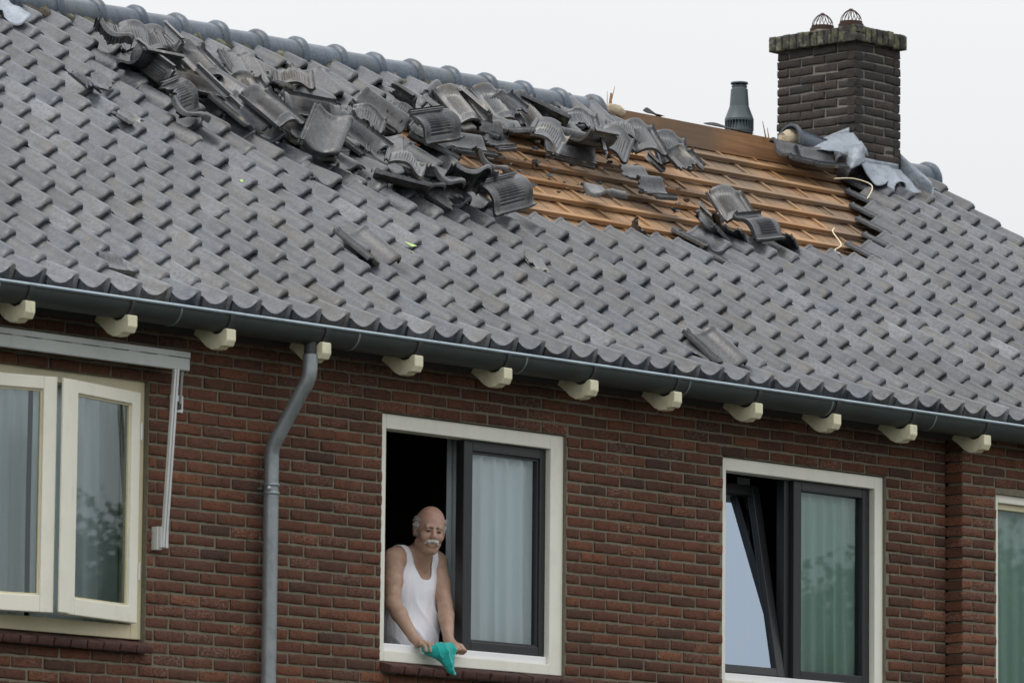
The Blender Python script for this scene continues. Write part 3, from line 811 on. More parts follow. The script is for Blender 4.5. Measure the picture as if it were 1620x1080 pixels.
# ================================================================== WINDOWS
def quad_y(mb, X0, X1, Y, Z0, Z1): mb.add([(X0, Y, Z0), (X1, Y, Z0), (X1, Y, Z1), (X0, Y, Z1)], [(0, 1, 2, 3)])
def ring(mb, X0, X1, Z0, Z1, l, r, t, b, y0, y1, T=None):
    mb.box(X0, X0+l, y0, y1, Z0, Z1, T); mb.box(X1-r, X1, y0, y1, Z0, Z1, T)
    mb.box(X0+l, X1-r, y0, y1, Z1-t, Z1, T); mb.box(X0+l, X1-r, y0, y1, Z0, Z0+b, T)
SILLB = [brick_mesh('sill_brick', 300+s, .1, .05, .2) for s in range(4)]
for t in SILLB: t.materials.append(MT['sillbrick'])
rsill = random.Random(12)
def new_window(key, Y):
    X0, X1 = WIN[key]
    w = hpart('window', ((X0+X1)/2, Y, 3.772)); inv = Matrix.Translation(-Vector(((X0+X1)/2, Y, 3.772)))
    # sloping sill of bricks on edge
    n = int((X1-X0)/.1085); st = (X1-X0)/n
    for i in range(n):
        mw = Matrix.Translation((X0+st*(i+.5), Y-.032-.068+rsill.gauss(0, .002), 3.722+rsill.gauss(0, .0015))) @ Matrix.Rotation(R(14), 4, 'X') @ Matrix.Diagonal(((st-.007)/.1, 1, .86, 1))
        obj('sill_brick', rsill.choice(SILLB), None, w, inv @ mw)
    mb = MB(); mb.box(X0, X1, Y-.02, Y+.2, 3.70, 3.735); bl(mb, 'sill_bed', MT['mortar'], w, inv)
    return w, inv
def bl(mb, name, mat, parent, inv, **k):
    mb.v = [tuple(inv @ Vector(v)) for v in mb.v]; return mb.build(name, mat, parent, **k)

# -- window with the man: left leaf open, right leaf shut
w, inv = new_window('b', .03)
mb = MB(); ring(mb, .0, 1.47, 3.772, 5.107, .055, .105, .08, .058, .03, .13); bl(mb, 'frame', MT['cream'], w, inv, bevel=.004)
mb = MB(); mb.box(.056, 1.364, .05, .16, 3.831, 3.872); bl(mb, 'inner_sill', MT['white'], w, inv, bevel=.004)
mb = MB(); ring(mb, .706, 1.385, 3.874, 5.026, .070, .064, .058, .05, .068, .13); bl(mb, 'sash', MT['anth'], w, inv, bevel=.005)
mb = MB(); quad_y(mb, .774, 1.323, .098, 3.922, 4.970); bl(mb, 'pane', MT['glass'], w, inv)
mb = MB(); ring(mb, .7755, 1.3215, 3.9235, 4.9685, .012, .012, .012, .012, .082, .097); bl(mb, 'glazing_bead', MT['strap'], w, inv)
# -- window with the tilted leaf
w, inv = new_window('c', .03)
o3 = 2.80
mb = MB(); ring(mb, o3, o3+1.475, 3.772, 5.107, .055, .075, .075, .058, .03, .13); bl(mb, 'frame', MT['cream'], w, inv, bevel=.004)
mb = MB(); mb.box(o3+.056, o3+1.398, .05, .16, 3.831, 3.872); bl(mb, 'inner_sill', MT['white'], w, inv, bevel=.004)
mb = MB(); mb.box(o3+.655, o3+.700, .10, .16, 3.874, 5.03); bl(mb, 'centre_post', MT['anth'], w, inv, bevel=.003)
mb = MB(); ring(mb, o3+.704, o3+1.398, 3.874, 5.03, .070, .064, .058, .05, .068, .13); bl(mb, 'sash', MT['anth'], w, inv, bevel=.005)
mb = MB(); quad_y(mb, o3+.773, o3+1.335, .098, 3.923, 4.973); bl(mb, 'pane', MT['glass'], w, inv)
T = Matrix.Translation((0, .1, 3.876)) @ Matrix.Rotation(R(-10.3), 4, 'X') @ Matrix.Translation((0, -.1, -3.876))
mb = MB(); ring(mb, o3+.03, o3+.65, 3.876, 5.02, .074, .066, .062, .05, .085, .15, T); bl(mb, 'tilted_sash', MT['anth'], w, inv, bevel=.005)
mb = MB(); mb.add([T @ Vector(v) for v in ((o3+.10, .108, 3.922), (o3+.588, .108, 3.922), (o3+.588, .108, 4.962), (o3+.10, .108, 4.962))], [(0, 1, 2, 3)]); bl(mb, 'pane', MT['glasscoat'], w, inv)
# -- neighbouring window at the right edge
w, inv = new_window('d', -.09)
mb = MB(); ring(mb, 5.175, 6.645, 3.772, 5.075, .05, .05, .05, .055, -.09, .02); bl(mb, 'frame', MT['cream'], w, inv, bevel=.004)
mb = MB(); ring(mb, 5.226, 6.594, 3.828, 5.024, .035, .035, .035, .035, -.06, .0); mb.box(5.78, 5.84, -.06, 0, 3.864, 4.988); bl(mb, 'sash', MT['cream2'], w, inv, bevel=.003)
mb = MB(); quad_y(mb, 5.262, 5.779, -.03, 3.865, 4.987); bl(mb, 'pane', MT['glass'], w, inv)
mb = MB(); quad_y(mb, 5.841, 6.558, -.03, 3.865, 4.987); bl(mb, 'pane', MT['glass'], w, inv)
# -- wooden window with two casements standing ajar
w, inv = new_window('a', .04)
mb = MB(); ring(mb, -3.22, -1.726, 3.777, 5.112, .072, .072, .062, .075, .04, .14); bl(mb, 'frame', MT['cream2'], w, inv, bevel=.005)
def casement(hx, sgn, wd, ang, name):
    """sgn +1: leaf runs towards +X from its hinge"""
    T = Matrix.Translation((hx, .045, 0)) @ Matrix.Rotation(R(-ang if sgn > 0 else ang), 4, 'Z')
    a, b = (0, wd) if sgn > 0 else (-wd, 0)
    mb = MB(); ring(mb, a, b, 3.856, 5.046, .078, .078, .066, .085, -.045, .0, T); o = bl(mb, name, MT['casement'], w, inv, bevel=.005)
    mb = MB(); ring(mb, a+.078, b-.078, 3.941, 4.98, .010, .010, .010, .010, -.03, -.012, T); bl(mb, 'glazing_bead', MT['cream2'], w, inv)
    mb = MB(); mb.add([T @ Vector(v) for v in ((a+.08, -.02, 3.943), (b-.08, -.02, 3.943), (b-.08, -.02, 4.978), (a+.08, -.02, 4.978))], [(0, 1, 2, 3)]); bl(mb, 'pane', MT['glassold'], w, inv)
    if sgn < 0:
        mb = MB(); mb.box(a-.08, a+.012, -.058, -.0455, 3.86, 5.042, T); bl(mb, 'cover_strip', MT['casement'], w, inv, bevel=.003)
        for z in (4.80, 4.08):
            mb = MB().tube([T @ Vector((.004, -.048, z)), T @ Vector((.004, -.048, z+.09))], .007, 8); bl(mb, 'hinge', MT['alu'], w, inv, smooth=50)
casement(-1.80, -1, .66, 14, 'casement')
casement(-3.146, 1, .66, 14, 'casement')

# ================================================================== CURTAINS (hang inside: things of their own)
def curtain(X0, X1, Y, Z0, Z1, mat, label, folds, amp=.018, flare=0, seed=0):
    rd = random.Random(seed); nu = folds*10; nv = 14
    ph = [rd.uniform(-.6, .6) for _ in range(6)]
    vs = []
    for j in range(nv+1):
        v = j/nv
        for i in range(nu+1):
            u = i/nu; x = X0+(X1-X0)*(u-.5)*(1+flare*(1-v))+(X1-X0)*.5
            q = u*folds*2*math.pi+ph[0]*math.sin(u*7)+.5*math.sin(u*13+ph[1]*5)+.25*math.sin(3*v+ph[2])
            y = Y+amp*(math.sin(q)+.35*math.sin(2.1*q+ph[3]))*(.6+.4*(1-v))
            vs.append((x-(X0+X1)/2, y-Y, Z0+(Z1-Z0)*v-Z0))
    fs = [(j*(nu+1)+i, j*(nu+1)+i+1, (j+1)*(nu+1)+i+1, (j+1)*(nu+1)+i) for j in range(nv) for i in range(nu)]
    o = obj('curtain', mesh_from('curtain', vs, fs, 70), mat, None, loc=((X0+X1)/2, Y, Z0))
    s = o.modifiers.new('solid', 'SOLIDIFY'); s.thickness = .0015
    return tag(o, label, 'curtain')
curtain(.80, 1.50, .142, 3.86, 5.06, MT['net'], 'white net curtain behind the shut pane beside the man', 6, .024, seed=1)
curtain(.82, .91, .30, 3.80, 5.06, MT['netgrey'], 'gathered grey curtain edge hanging beside the man', 3, .012, seed=2)
curtain(o3+.72, o3+1.50, .142, 3.86, 5.06, MT['netgreen'], 'pale green curtain beside the tilted window leaf', 7, .024, seed=3)
curtain(o3+.58, o3+.69, .40, 3.80, 5.06, MT['netgrey'], 'dark gathered curtain edge behind the tilted window leaf', 3, .014, seed=4)
curtain(5.2, 6.6, .04, 3.82, 5.03, MT['netgreen'], 'green pleated curtain in the window at the photo edge', 12, .02, seed=5)
curtain(-3.2, -2.42, .16, 3.82, 5.08, MT['netgrey'], 'grey net curtain behind the casement nearer the photo edge', 7, .022, seed=6)
curtain(-2.40, -1.78, .16, 3.82, 5.08, MT['netgrey'], 'grey net curtain behind the casement under the awning end', 5, .022, seed=7)

# dim shelf and books in the room behind the man
sh = MB().box(-.5, .5, -.12, .12, -.012, .012).build('wall_shelf', MT['roomfloor'], loc=None); sh.location = (1.35, 3.17, 4.80)
tag(sh, 'dark shelf deep in the room behind the man', 'shelf')
bkm = simple('old_paper', (.30, .27, .22), .8)
for i, (x, z, wd, lb) in enumerate(((1.20, 4.813, .30, 'lower book lying on the shelf behind the man'), (1.23, 4.855, .26, 'upper book lying on the shelf behind the man'))):
    b_ = empty('book', (x, 3.14, z)); tag(b_, lb, 'book', 'books on the dim shelf')
    MB().box(-wd/2, wd/2, -.1, .1, 0, .004).box(-wd/2, wd/2, -.1, .1, .034, .038).build('cover', MT['roomfloor'], b_)
    MB().box(-wd/2+.005, wd/2-.005, -.096, .096, .0045, .0335).build('pages', bkm, b_)

# ================================================================== AWNING
aw = tag(empty('awning', (-2.6, -.1, 5.15)), 'folded grey awning box with drop arm above the casement window', 'awning')
AI = Matrix.Translation(-Vector((-2.6, -.1, 5.15)))
bl(MB().box(-3.9, -1.574, -.135, -.108, 5.168, 5.232), 'front_bar', MT['awn'], aw, AI, bevel=.004)
bl(MB().box(-3.9, -1.566, -.125, -.03, 5.246, 5.262).box(-3.9, -1.566, -.13, -.122, 5.236, 5.266), 'upper_rail', MT['awn'], aw, AI, bevel=.002)
bl(MB().box(-3.9, -1.60, -.10, -.04, 5.20, 5.238), 'cloth_roll', MT['strap'], aw, AI)
mb = MB()
for i in range(11): mb.box(-3.8+i*.2, -3.72+i*.2, -.126, -.11, 5.226, 5.240)
bl(mb, 'spacers', MT['awn'], aw, AI)
bl(MB().box(-1.60, -1.568, -.12, -.0, 5.236, 5.246), 'end_plate', MT['alu'], aw, AI)
A0, A1 = Vector((-1.665, -.125, 5.17)), Vector((-1.665, -.055, 4.255))
def bar(mb, a, b, wx, wy):
    d = (b-a); L = d.length; q = d.to_track_quat('Z', 'Y').to_matrix().to_4x4(); q.translation = a
    mb.box(-wx/2, wx/2, -wy/2, wy/2, 0, L, q); return mb
ex = Vector((.017, 0, 0))
bl(bar(bar(MB(), A0-ex*.5, A1-ex*.5, .014, .02), A0+ex*.5, A1+ex*.5, .014, .026), 'drop_arm', MT['alu'], aw, AI, bevel=.002)
bl(MB().box(-1.69, -1.635, -.06, -.045, 4.25, 4.36), 'arm_foot', MT['alu'], aw, AI, bevel=.002)
bl(MB().box(-1.70, -1.665, -.044, .002, 4.24, 4.36), 'wall_foot', MT['alu'], aw, AI, bevel=.002)
bl(MB().box(-1.59, -1.50, -.012, .0, 4.965, 5.055), 'wall_plate', MT['alu'], aw, AI, bevel=.003)
bl(MB().box(-1.56, -1.53, -.03, -.012, 4.98, 5.02), 'plate_hinge', MT['strap'], aw, AI)
bl(MB().tube([(-1.545, -.035, 5.01), (-1.61, -.115, 5.18)], .0075, 8), 'spring_strut', MT['awn'], aw, AI, smooth=50)

# ================================================================== LOOSE TILES AND RUBBLE
LM = [tile_mesh('loose_tile', 400+s, ribs=True, center=True) for s in range(3)]
LH = [tile_mesh('broken_tile', 410+s, y1=.19, ribs=True, center=True) for s in range(3)]
LT = [tile_mesh('broken_tile_head', 420+s, y0=.17, ribs=True, center=True) for s in range(3)]
LC = [tile_mesh('tile_shard', 430+s, y0=.1, y1=.24, ribs=True, xr=(-.16, -.03), flange=False, center=True) for s in range(3)]
LS = [tile_mesh('tile_sliver', 440+s, y0=.02, ribs=True, xr=(-.25, -.19), center=True) for s in range(2)]
LS2 = [tile_mesh('tile_sliver', 450+s, y0=.03, ribs=True, xr=(-.06, .01), flange=False, center=True) for s in range(2)]
for t in LM+LH+LT+LC+LS+LS2: t.materials.append(MT['loose'])
LOOSE = [
 (0.625, 3.714, 0.07, -46, -35, 10, 0, 1, 'dark broken tile half propped upright at the far upper end of the heap'),
 (0.925, 3.826, 0.05, 153, -9, 19, 1, 0, 'ribbed tile lying underside up beside the propped dark tile half'),
 (1.077, 3.81, 0.06, 153, -5, 14, 1, 0, 'ribbed tile, second in the row leaning below the ridge caps'),
 (0.648, 3.357, 0.09, 95, 5, 62, 0, 0, 'tile standing on its long edge with its dark face outward'),
 (1.12, 3.708, 0.07, -19, 0, 70, 0, 0, 'tile turned on edge just above the large ribbed tile'),
 (1.128, 3.485, 0.1, -178, -6, 17, 1, 0, 'large ribbed tile lying underside up at the upper end of the heap'),
 (1.56, 3.696, 0.02, -26, 4, -6, 0, 0, 'pale smooth tile slipped sideways below the ridge'),
 (1.722, 3.708, 0.03, -15, 6, 5, 0, 0, 'smooth pale tile sagging over the small dark gap'),
 (0.637, 3.297, 0.06, 8, 2, 74, 0, 0, 'narrow tile edge lying along the slope under the dark standing tile'),
 (0.871, 3.196, 0.07, -112, 5, 16, 1, 0, 'ribbed tile lying across the slope below the large ribbed one'),
 (1.124, 3.267, 0.06, 2, -3, -10, 0, 0, 'wide smooth tile tucked under the ribbed pair'),
 (0.374, 2.782, 0.09, 112, -12, -22, 1, 1, "tile end stained yellow by old mortar at the heap's lower edge"),
 (0.467, 2.71, 0.07, -58, -14, 8, 0, 1, 'dark smooth tile half beside the yellow stained end'),
 (0.791, 2.95, 0.08, 3, 4, 78, 0, 4, 'long narrow tile strip pointing down the slope'),
 (0.838, 2.875, 0.05, 3, 2, 80, 0, 4, 'second narrow strip beside the first tile strip'),
 (1.002, 2.869, 0.06, 10, 3, 0, 0, 0, 'pale tile lying straight, left of the two large ribbed tiles'),
 (1.165, 2.825, 0.13, -170, -6, 17, 1, 0, 'larger ribbed tile with yellow mortar stain, left one of the pair'),
 (1.475, 2.843, 0.17, -120, 11, 22, 1, 0, 'ribbed tile, right one of the big pair, with broken upper rim'),
 (2.057, 3.661, 0.09, 151, -12, 26, 1, 2, 'ribbed half tile with yellow stain tilted above the big pair'),
 (1.833, 3.552, 0.08, -41, 4, 70, 0, 4, 'thin tile strip standing against the stained half tile'),
 (2.399, 3.785, 0.02, -11, 3, 0, 0, 0, 'smooth tile slipped out of its row under the ridge'),
 (1.79, 3.589, 0.03, 95, 5, 20, 0, 1, 'short tile piece wedged in the dark gap'),
 (1.4, 2.569, 0.1, -46, 28, 6, 0, 0, 'lowest of the tiles stacked with wavy ends outward'),
 (1.363, 2.533, 0.15, -45, 26, 8, 0, 0, 'topmost of the tiles stacked with wavy ends outward'),
 (2.494, 3.266, 0.07, 31, 6, -8, 0, 0, 'smooth lichen speckled tile right of the bare batten end'),
 (1.968, 2.852, 0.06, -157, -10, 14, 1, 0, 'ribbed tile lying along the lower edge of the heap'),
 (2.066, 2.722, 0.05, -35, 8, 4, 0, 0, "smooth tile turned down the slope at the heap's lower edge"),
 (2.228, 3.094, 0.04, 138, -10, 9, 1, 1, 'ribbed end piece peeking out under the short batten'),
 (2.394, 3.378, 0.03, 150, -9, 19, 1, 2, 'ribbed broken half above the short batten'),
 (2.633, 3.216, 0.05, 130, -7, -11, 1, 1, 'ribbed shard leaning against the sideways tile'),
 (2.661, 2.959, 0.16, 102, -12, -22, 1, 0, 'ribbed tile lying sideways at the middle of the heap'),
 (1.797, 2.266, 0.17, 136, -6, 5, 1, 2, 'pale ribbed half tile with pointed broken corner'),
 (1.774, 2.209, 0.05, 52, -10, 26, 0, 0, 'dark tile cupped under the pointed half tile'),
 (1.935, 2.231, 0.09, -30, -12, 16, 0, 0, 'smooth tile second from the top of the lower pile'),
 (2.036, 2.195, 0.13, -29, -16, 10, 0, 0, 'smooth tile leaning at the right of the lower pile'),
 (2.265, 2.21, 0.12, -42, -48, -16, 0, 0, 'mortar streaked tile standing upright beside the bare battens'),
 (2.469, 2.311, 0.13, -43, -52, 38, 0, 4, 'narrow upright tile piece beside the standing streaked tile'),
 (3.014, 2.992, 0.06, 81, -4, 4, 0, 0, 'flat smooth tile at the upper corner of the bare battens'),
 (2.925, 2.704, 0.08, -39, -20, 24, 0, 1, "small broken tile end hanging at the heap's edge above battens"),
 (2.527, 2.088, 0.12, 100, -11, -24, 1, 0, 'ribbed tile lying sideways on the lowest battens'),
 (3.374, 3.509, 0.12, 175, -13, 17, 1, 0, 'pale ribbed tile pointing down slope near the ridge'),
 (3.552, 3.479, 0.13, -5, 2, 34, 0, 0, 'long tile with open hollow end near the ridge'),
 (3.935, 3.752, 0.09, 175, -10, 16, 1, 0, 'ribbed tile just under the ridge caps, right of the hollow one'),
 (4.031, 3.652, 0.1, -162, -11, 21, 1, 1, 'short ribbed end piece near the ridge'),
 (3.296, 3.607, 0.1, 120, -18, 0, 0, 1, 'curled tile end facing outward below the ridge'),
 (3.274, 3.466, 0.07, -12, 4, 16, 0, 0, 'dark smooth tile behind the sideways ribbed tile'),
 (3.532, 3.416, 0.07, 26, -10, -8, 0, 0, 'smooth tile under the hollow ended one'),
 (3.621, 3.33, 0.09, 81, -14, 24, 0, 1, 'hollow tile end overhanging the bare battens'),
 (3.427, 3.241, 0.05, 91, -10, -14, 0, 1, 'wavy broken tile end on the top batten'),
 (2.06, 2.041, 0.04, -149, -8, 20, 1, 1, 'dark rimmed tile end at the foot of the lower pile'),
 (3.052, 3.74, 0.06, 19, 0, 40, 0, 1, 'curled tile rim above the sideways ribbed tile'),
 (3.91, 3.223, 0.14, 131, -5, -3, 1, 0, 'broad ribbed tile resting on the battens with its notch outward'),
 (4.414, 3.795, 0.12, 44, 2, 20, 0, 0, 'smooth tile under the last ridge caps'),
 (4.255, 3.757, 0.08, 179, -10, 16, 1, 0, 'ribbed tile beside the broad ribbed one, nearer the ridge'),
 (4.534, 3.771, 0.05, -6, 4, 10, 0, 0, 'tile slanting behind the broad ribbed one'),
 (5.068, 4.189, 0.02, -6, 3, 0, 0, 0, 'smooth tile still hanging below the last ridge cap'),
 (5.24, 4.165, 0.02, -7, 4, 0, 0, 0, 'smooth tile at the broken end of the ridge'),
 (4.382, 3.303, 0.14, 104, 6, 58, 0, 0, 'tile on edge lying level across the battens'),
 (4.32, 3.369, 0.04, 61, -4, -30, 0, 0, 'dark hollow tile shadowed below the level one'),
 (4.433, 3.191, 0.06, -35, 8, 70, 0, 4, 'tile strip sliding down over the bare battens'),
 (4.752, 3.444, 0.09, 134, -10, 9, 1, 0, 'hollow tile showing its dark inside beside the ridge board'),
 (5.039, 3.679, 0.14, 147, -9, 17, 1, 2, 'ribbed end stained yellow at the ridge board'),
 (5.101, 3.545, 0.12, 160, -8, 20, 1, 0, 'long ribbed tile leaning down from the ridge board'),
 (5.15, 3.462, 0.1, -23, 0, 66, 0, 4, 'narrow tile edge beside the long ribbed tile'),
 (5.362, 3.504, 0.09, 155, -11, 16, 1, 0, 'ribbed tile overlapping the long leaning one'),
 (5.287, 3.227, 0.1, -177, -9, 18, 1, 1, 'arched ribbed tile end farthest down the bare battens'),
 (4.606, 3.064, 0.04, 86, -8, 14, 0, 1, 'small wavy tile piece, upper of two on the bare battens'),
 (4.544, 2.853, 0.04, 81, -8, 0, 0, 1, 'small wavy tile piece, lower of two on the bare battens'),
 (4.053, 2.682, 0.03, -83, -4, -6, 0, 1, 'mossy hollow tile lying on the bare battens'),
 (4.982, 2.689, 0.06, -14, 2, 70, 0, 4, 'dark tile strip above the small pile on the battens'),
 (5.205, 2.718, 0.07, 162, -8, 18, 1, 0, 'whitened tile lying atop the small pile on the battens'),
 (4.65, 2.37, 0.05, 85, 24, 6, 0, 1, "tile end facing outward at the small pile's left"),
 (4.848, 2.383, 0.06, 109, 30, 0, 0, 1, 'dark tile end in the middle of the small pile'),
 (5.133, 2.39, 0.08, -78, 5, 23, 1, 0, "dark tile tipped up at the small pile's right"),
 (5.393, 2.441, 0.06, 102, 30, 8, 0, 1, 'last dark tile end at the foot of the battens'),
 (7.186, 4.042, 0.05, 87, -3, 0, 0, 0, 'tile lifted under the torn lead sheet'),
 (7.404, 4.015, 0.06, 92, -4, 4, 0, 0, 'second lifted tile under the torn lead sheet'),
 (0.374, 1.139, 0.035, -1, 0, 60, 0, 4, 'black tile sliver lying on the sound tiles below the heap'),
 (0.563, 1.106, 0.032, 1, 3, 0, 0, 0, 'slipped tile beside the black sliver on the sound tiles'),
 (2.565, 0.408, 0.04, 20, 0, 60, 0, 4, 'brown tile sliver lying near the eave'),
 (2.79, 0.362, 0.032, 1, 3, 0, 0, 0, 'slipped tile beside the brown sliver near the eave'),
 (2.125, 1.33, 0.03, -19, 6, 40, 0, 3, 'thin curved shard lying on the sound tiles'),
 (-0.198, 2.93, 0.03, -159, -8, 18, 1, 3, 'small shard on the tiles at the far left of the roof'),
 (-0.013, 3.044, 0.03, 21, 4, 8, 0, 3, 'flat shard beside the small one at the far left'),
 (-0.156, 2.544, 0.03, 21, 2, 20, 0, 3, 'dark shard caught under a tile lobe left of the heap'),
 (-1.955, 0.3, 0.02, 87, 2, 10, 0, 3, 'chipped shard on a tile just above the gutter'),
 (3.931, 2.253, 0.0, -43, -30, 60, 0, 3, 'pointed shard standing at the lower edge of the bare battens'),
 (3.309, 3.57, 0.05, 150, -9, 22, 1, 3, 'ribbed chip under the curled end'),
 (3.39, 3.371, 0.05, -119, 10, 20, 0, 3, 'dark chip between the tiles at the middle'),
 (4.784, 3.887, 0.06, 91, 5, 10, 0, 3, 'pale chip beneath the last ridge cap'),
 (4.735, 3.735, 0.06, 149, -9, 24, 1, 1, 'ribbed end half hidden above the level tile'),
 (2.666, 3.075, 0.03, 60, 5, 10, 0, 1, 'dark tile end in shadow under the sideways ribbed tile'),
 (2.756, 2.989, 0.03, 44, 4, 8, 0, 0, 'dark tile lying flat between the sideways tile and lower pile'),
 (1.361, 2.832, 0.03, 20, 4, -6, 0, 0, 'tile under the large ribbed pair'),
 (1.353, 3.191, 0.06, 174, -8, 19, 1, 1, 'ribbed end left of the large ribbed pair'),
 (1.867, 2.808, 0.03, 20, 8, 6, 0, 0, 'dark tile under the stacked wavy ends'),
]
rl = random.Random(5)
LN = {0: ('loose_tile', 'tile'), 1: ('broken_tile', 'broken tile'), 2: ('broken_tile', 'broken tile'), 3: ('tile_shard', 'shard'), 4: ('tile_strip', 'tile strip')}
for (X, s, h, yaw, pit, rol, fl, v, lab) in LOOSE:
    me = rl.choice({0: LM, 1: LH, 2: LT, 3: LC, 4: LS+LS2}[v])
    rot = RM @ Matrix.Rotation(R(yaw), 3, 'Z') @ Matrix.Rotation(R(pit+rl.gauss(0, 2)), 3, 'X') @ Matrix.Rotation(R(rol+rl.gauss(0, 2)+(180 if fl else 0)), 3, 'Y')
    mw = rot.to_4x4(); mw.translation = RP(X, s, h-.03)
    o = obj(LN[v][0], me, None, None, mw)
    tag(o, lab, LN[v][1], 'tiles torn loose by the storm')
# fine rubble of crumbs between the heaped tiles
vs = []; fs = []
for i in range(230):
    c = rl.uniform(17, 36); lo = 8.6+max(0, (c-33)*.4); r_ = rl.uniform(8.3, 15.2)
    if r_ < 10 and c > 24 and rl.random() < .8: continue
    P = RP(TX0+c*TW, r_*TL, -.09+rl.uniform(0, .06) if c > 20 else -.03+rl.uniform(0, .03)); q = rl.uniform(.006, .022); b0 = len(vs)
    for k in range(8): vs.append(P+Vector(((1 if k & 1 else -1)*q*rl.uniform(.4, 1.2), (1 if k & 2 else -1)*q*rl.uniform(.4, 1.2), (1 if k & 4 else -1)*q*rl.uniform(.2, .7))))
    fs += [tuple(b0+i_ for i_ in f) for f in ((0, 1, 3, 2), (4, 6, 7, 5), (0, 4, 5, 1), (2, 3, 7, 6), (0, 2, 6, 4), (1, 5, 7, 3))]
o = obj('tile_rubble', mesh_from('tile_rubble', vs, fs), MT['loose']); tag(o, 'crumbs of broken tile scattered on the open roof', 'rubble', kind='stuff')
# dislodged ridge tile with mortar still in it, by the chimney
rtile = tag(empty('ridge_tile', (7.50, 3.36, 7.80)), 'dislodged ridge tile packed with mortar beside the chimney', 'ridge tile')
mw = Matrix.Rotation(R(8), 4, 'Y') @ Matrix.Rotation(R(172), 4, 'Z') @ Matrix.Scale(.9, 4); mw.translation = Vector((-.19, -.02, .05))
oc = obj('half_round_tile', CAPS[1].copy(), None, rtile, mw); oc.data.materials[0] = MT['ridge']
lumpy('mortar_filling', [(-.25, -.02, .06), (-.05, -.02, .06)], MT['lump'], rtile, None, .07, 9)
lm = lumpy('mortar_lump', [(-.09, 0, 0), (.11, 0, -.01)], MT['lump'], None, None, .035, 14); lm.location = (5.60, 3.40, 7.85); tag(lm, 'sandy mortar lump at the broken end of the ridge', 'mortar')
sp = MB(); sp.tube([(0, 0, 0), (.01, 0, .09)], [.012, .007], 5); sp.tube([(.015, 0, .05), (.045, 0, .14)], [.004, .0015], 4); sp.tube([(-.03, 0, -.01), (-.027, 0, .10)], [.003, .001], 4)
sp = sp.build('wood_splinter', MT['ridgeboard']); sp.location = (5.60, 3.42, 7.875); tag(sp, 'splintered wood sticking up at the broken ridge end', 'splinter')
sp2 = MB(); sp2.tube([(0, 0, 0), (-.05, -.01, .12)], [.006, .002], 5); sp2.tube([(.03, 0, 0), (.0, -.01, .08)], [.005, .002], 5)
sp2 = sp2.build('wood_splinter', MT['batten']); sp2.location = (7.12, 3.37, 7.84); tag(sp2, 'pale wood splinter on the ridge board near the vent', 'splinter')
for (X, L, hgt, lab) in ((6.02, .16, .05, 'black felt scrap curled on the ridge board near its left end'), (6.78, .46, .035, 'long black felt scrap lying along the ridge board')):
    def scrap(u, v, X=X, L=L, hgt=hgt): return (X+L*(u-.5), 3.41+.05*(v-.5), 7.865+hgt*(.4+.6*math.sin(3.1*u+1.1*v))*(.5+.5*abs(math.sin(5*u)))*v+.006)
    o = sheet('felt_scrap', scrap, 14, 4, MT['felt'], None, Matrix.Translation((-X, -3.41, -7.865)), .004); o.location = (X, 3.41, 7.865); tag(o, lab, 'felt scrap')
def cable(pts, lab):
    pts = [Vector(p) for p in pts]; q = []
    for i in range(len(pts)-1):
        a, b, c, d = pts[max(0, i-1)], pts[i], pts[i+1], pts[min(len(pts)-1, i+2)]
        for k in range(6):
            t = k/6; q.append(.5*((2*b)+(c-a)*t+(2*a-5*b+4*c-d)*t*t+(3*b-a-3*c+d)*t**3))
    q.append(pts[-1]); o0 = q[0].copy()
    o = MB().tube([p-o0 for p in q], .0042, 8).build('cable', MT['cable'], smooth=60); o.location = o0; return tag(o, lab, 'cable')
cable([RP(5.93, 8.75*TL, -.02), RP(6.10, 9.45*TL, -.07), RP(6.22, 9.7*TL, -.05), RP(6.42, 10.7*TL, -.07), RP(6.55, 11.1*TL, -.08)], 'cream cable sticking up over the lower battens')
cable([RP(7.34, 14.15*TL, -.02), RP(7.55, 14.2*TL, .0), RP(7.62, 13.8*TL, .01), RP(7.50, 13.4*TL, -.05)], 'cream cable looped beneath the torn lead sheet')
leafm = simple('pale_leaf', (.38, .55, .16), .6)
for X, s, sc, lab in ((1.06, 4.75*TL, 1.7, 'pale green leaf stuck to a tile at mid roof'), (0.19, 6.9*TL, .6, 'small pale green leaf higher up the tiles'), (.98, 4.35*TL, .5, 'tiny leaf scrap below the larger leaf')):
    vs = [(-.03, 0, 0), (-.01, .016, .006), (.015, .018, .002), (.034, .004, .008), (.02, -.014, .004), (-.01, -.016, 0), (0, 0, .005)]
    me = mesh_from('leaf', [(a*sc, b*sc, c*sc) for a, b, c in vs], [(i, (i+1) % 6, 6) for i in range(6)])
    mw = (RM @ Matrix.Rotation(X*3, 3, 'Z')).to_4x4(); mw.translation = RP(X, s, -.02)
    o = obj('leaf', me, leafm, None, mw); sl = o.modifiers.new('s', 'SOLIDIFY'); sl.thickness = .001; tag(o, lab, 'leaf')

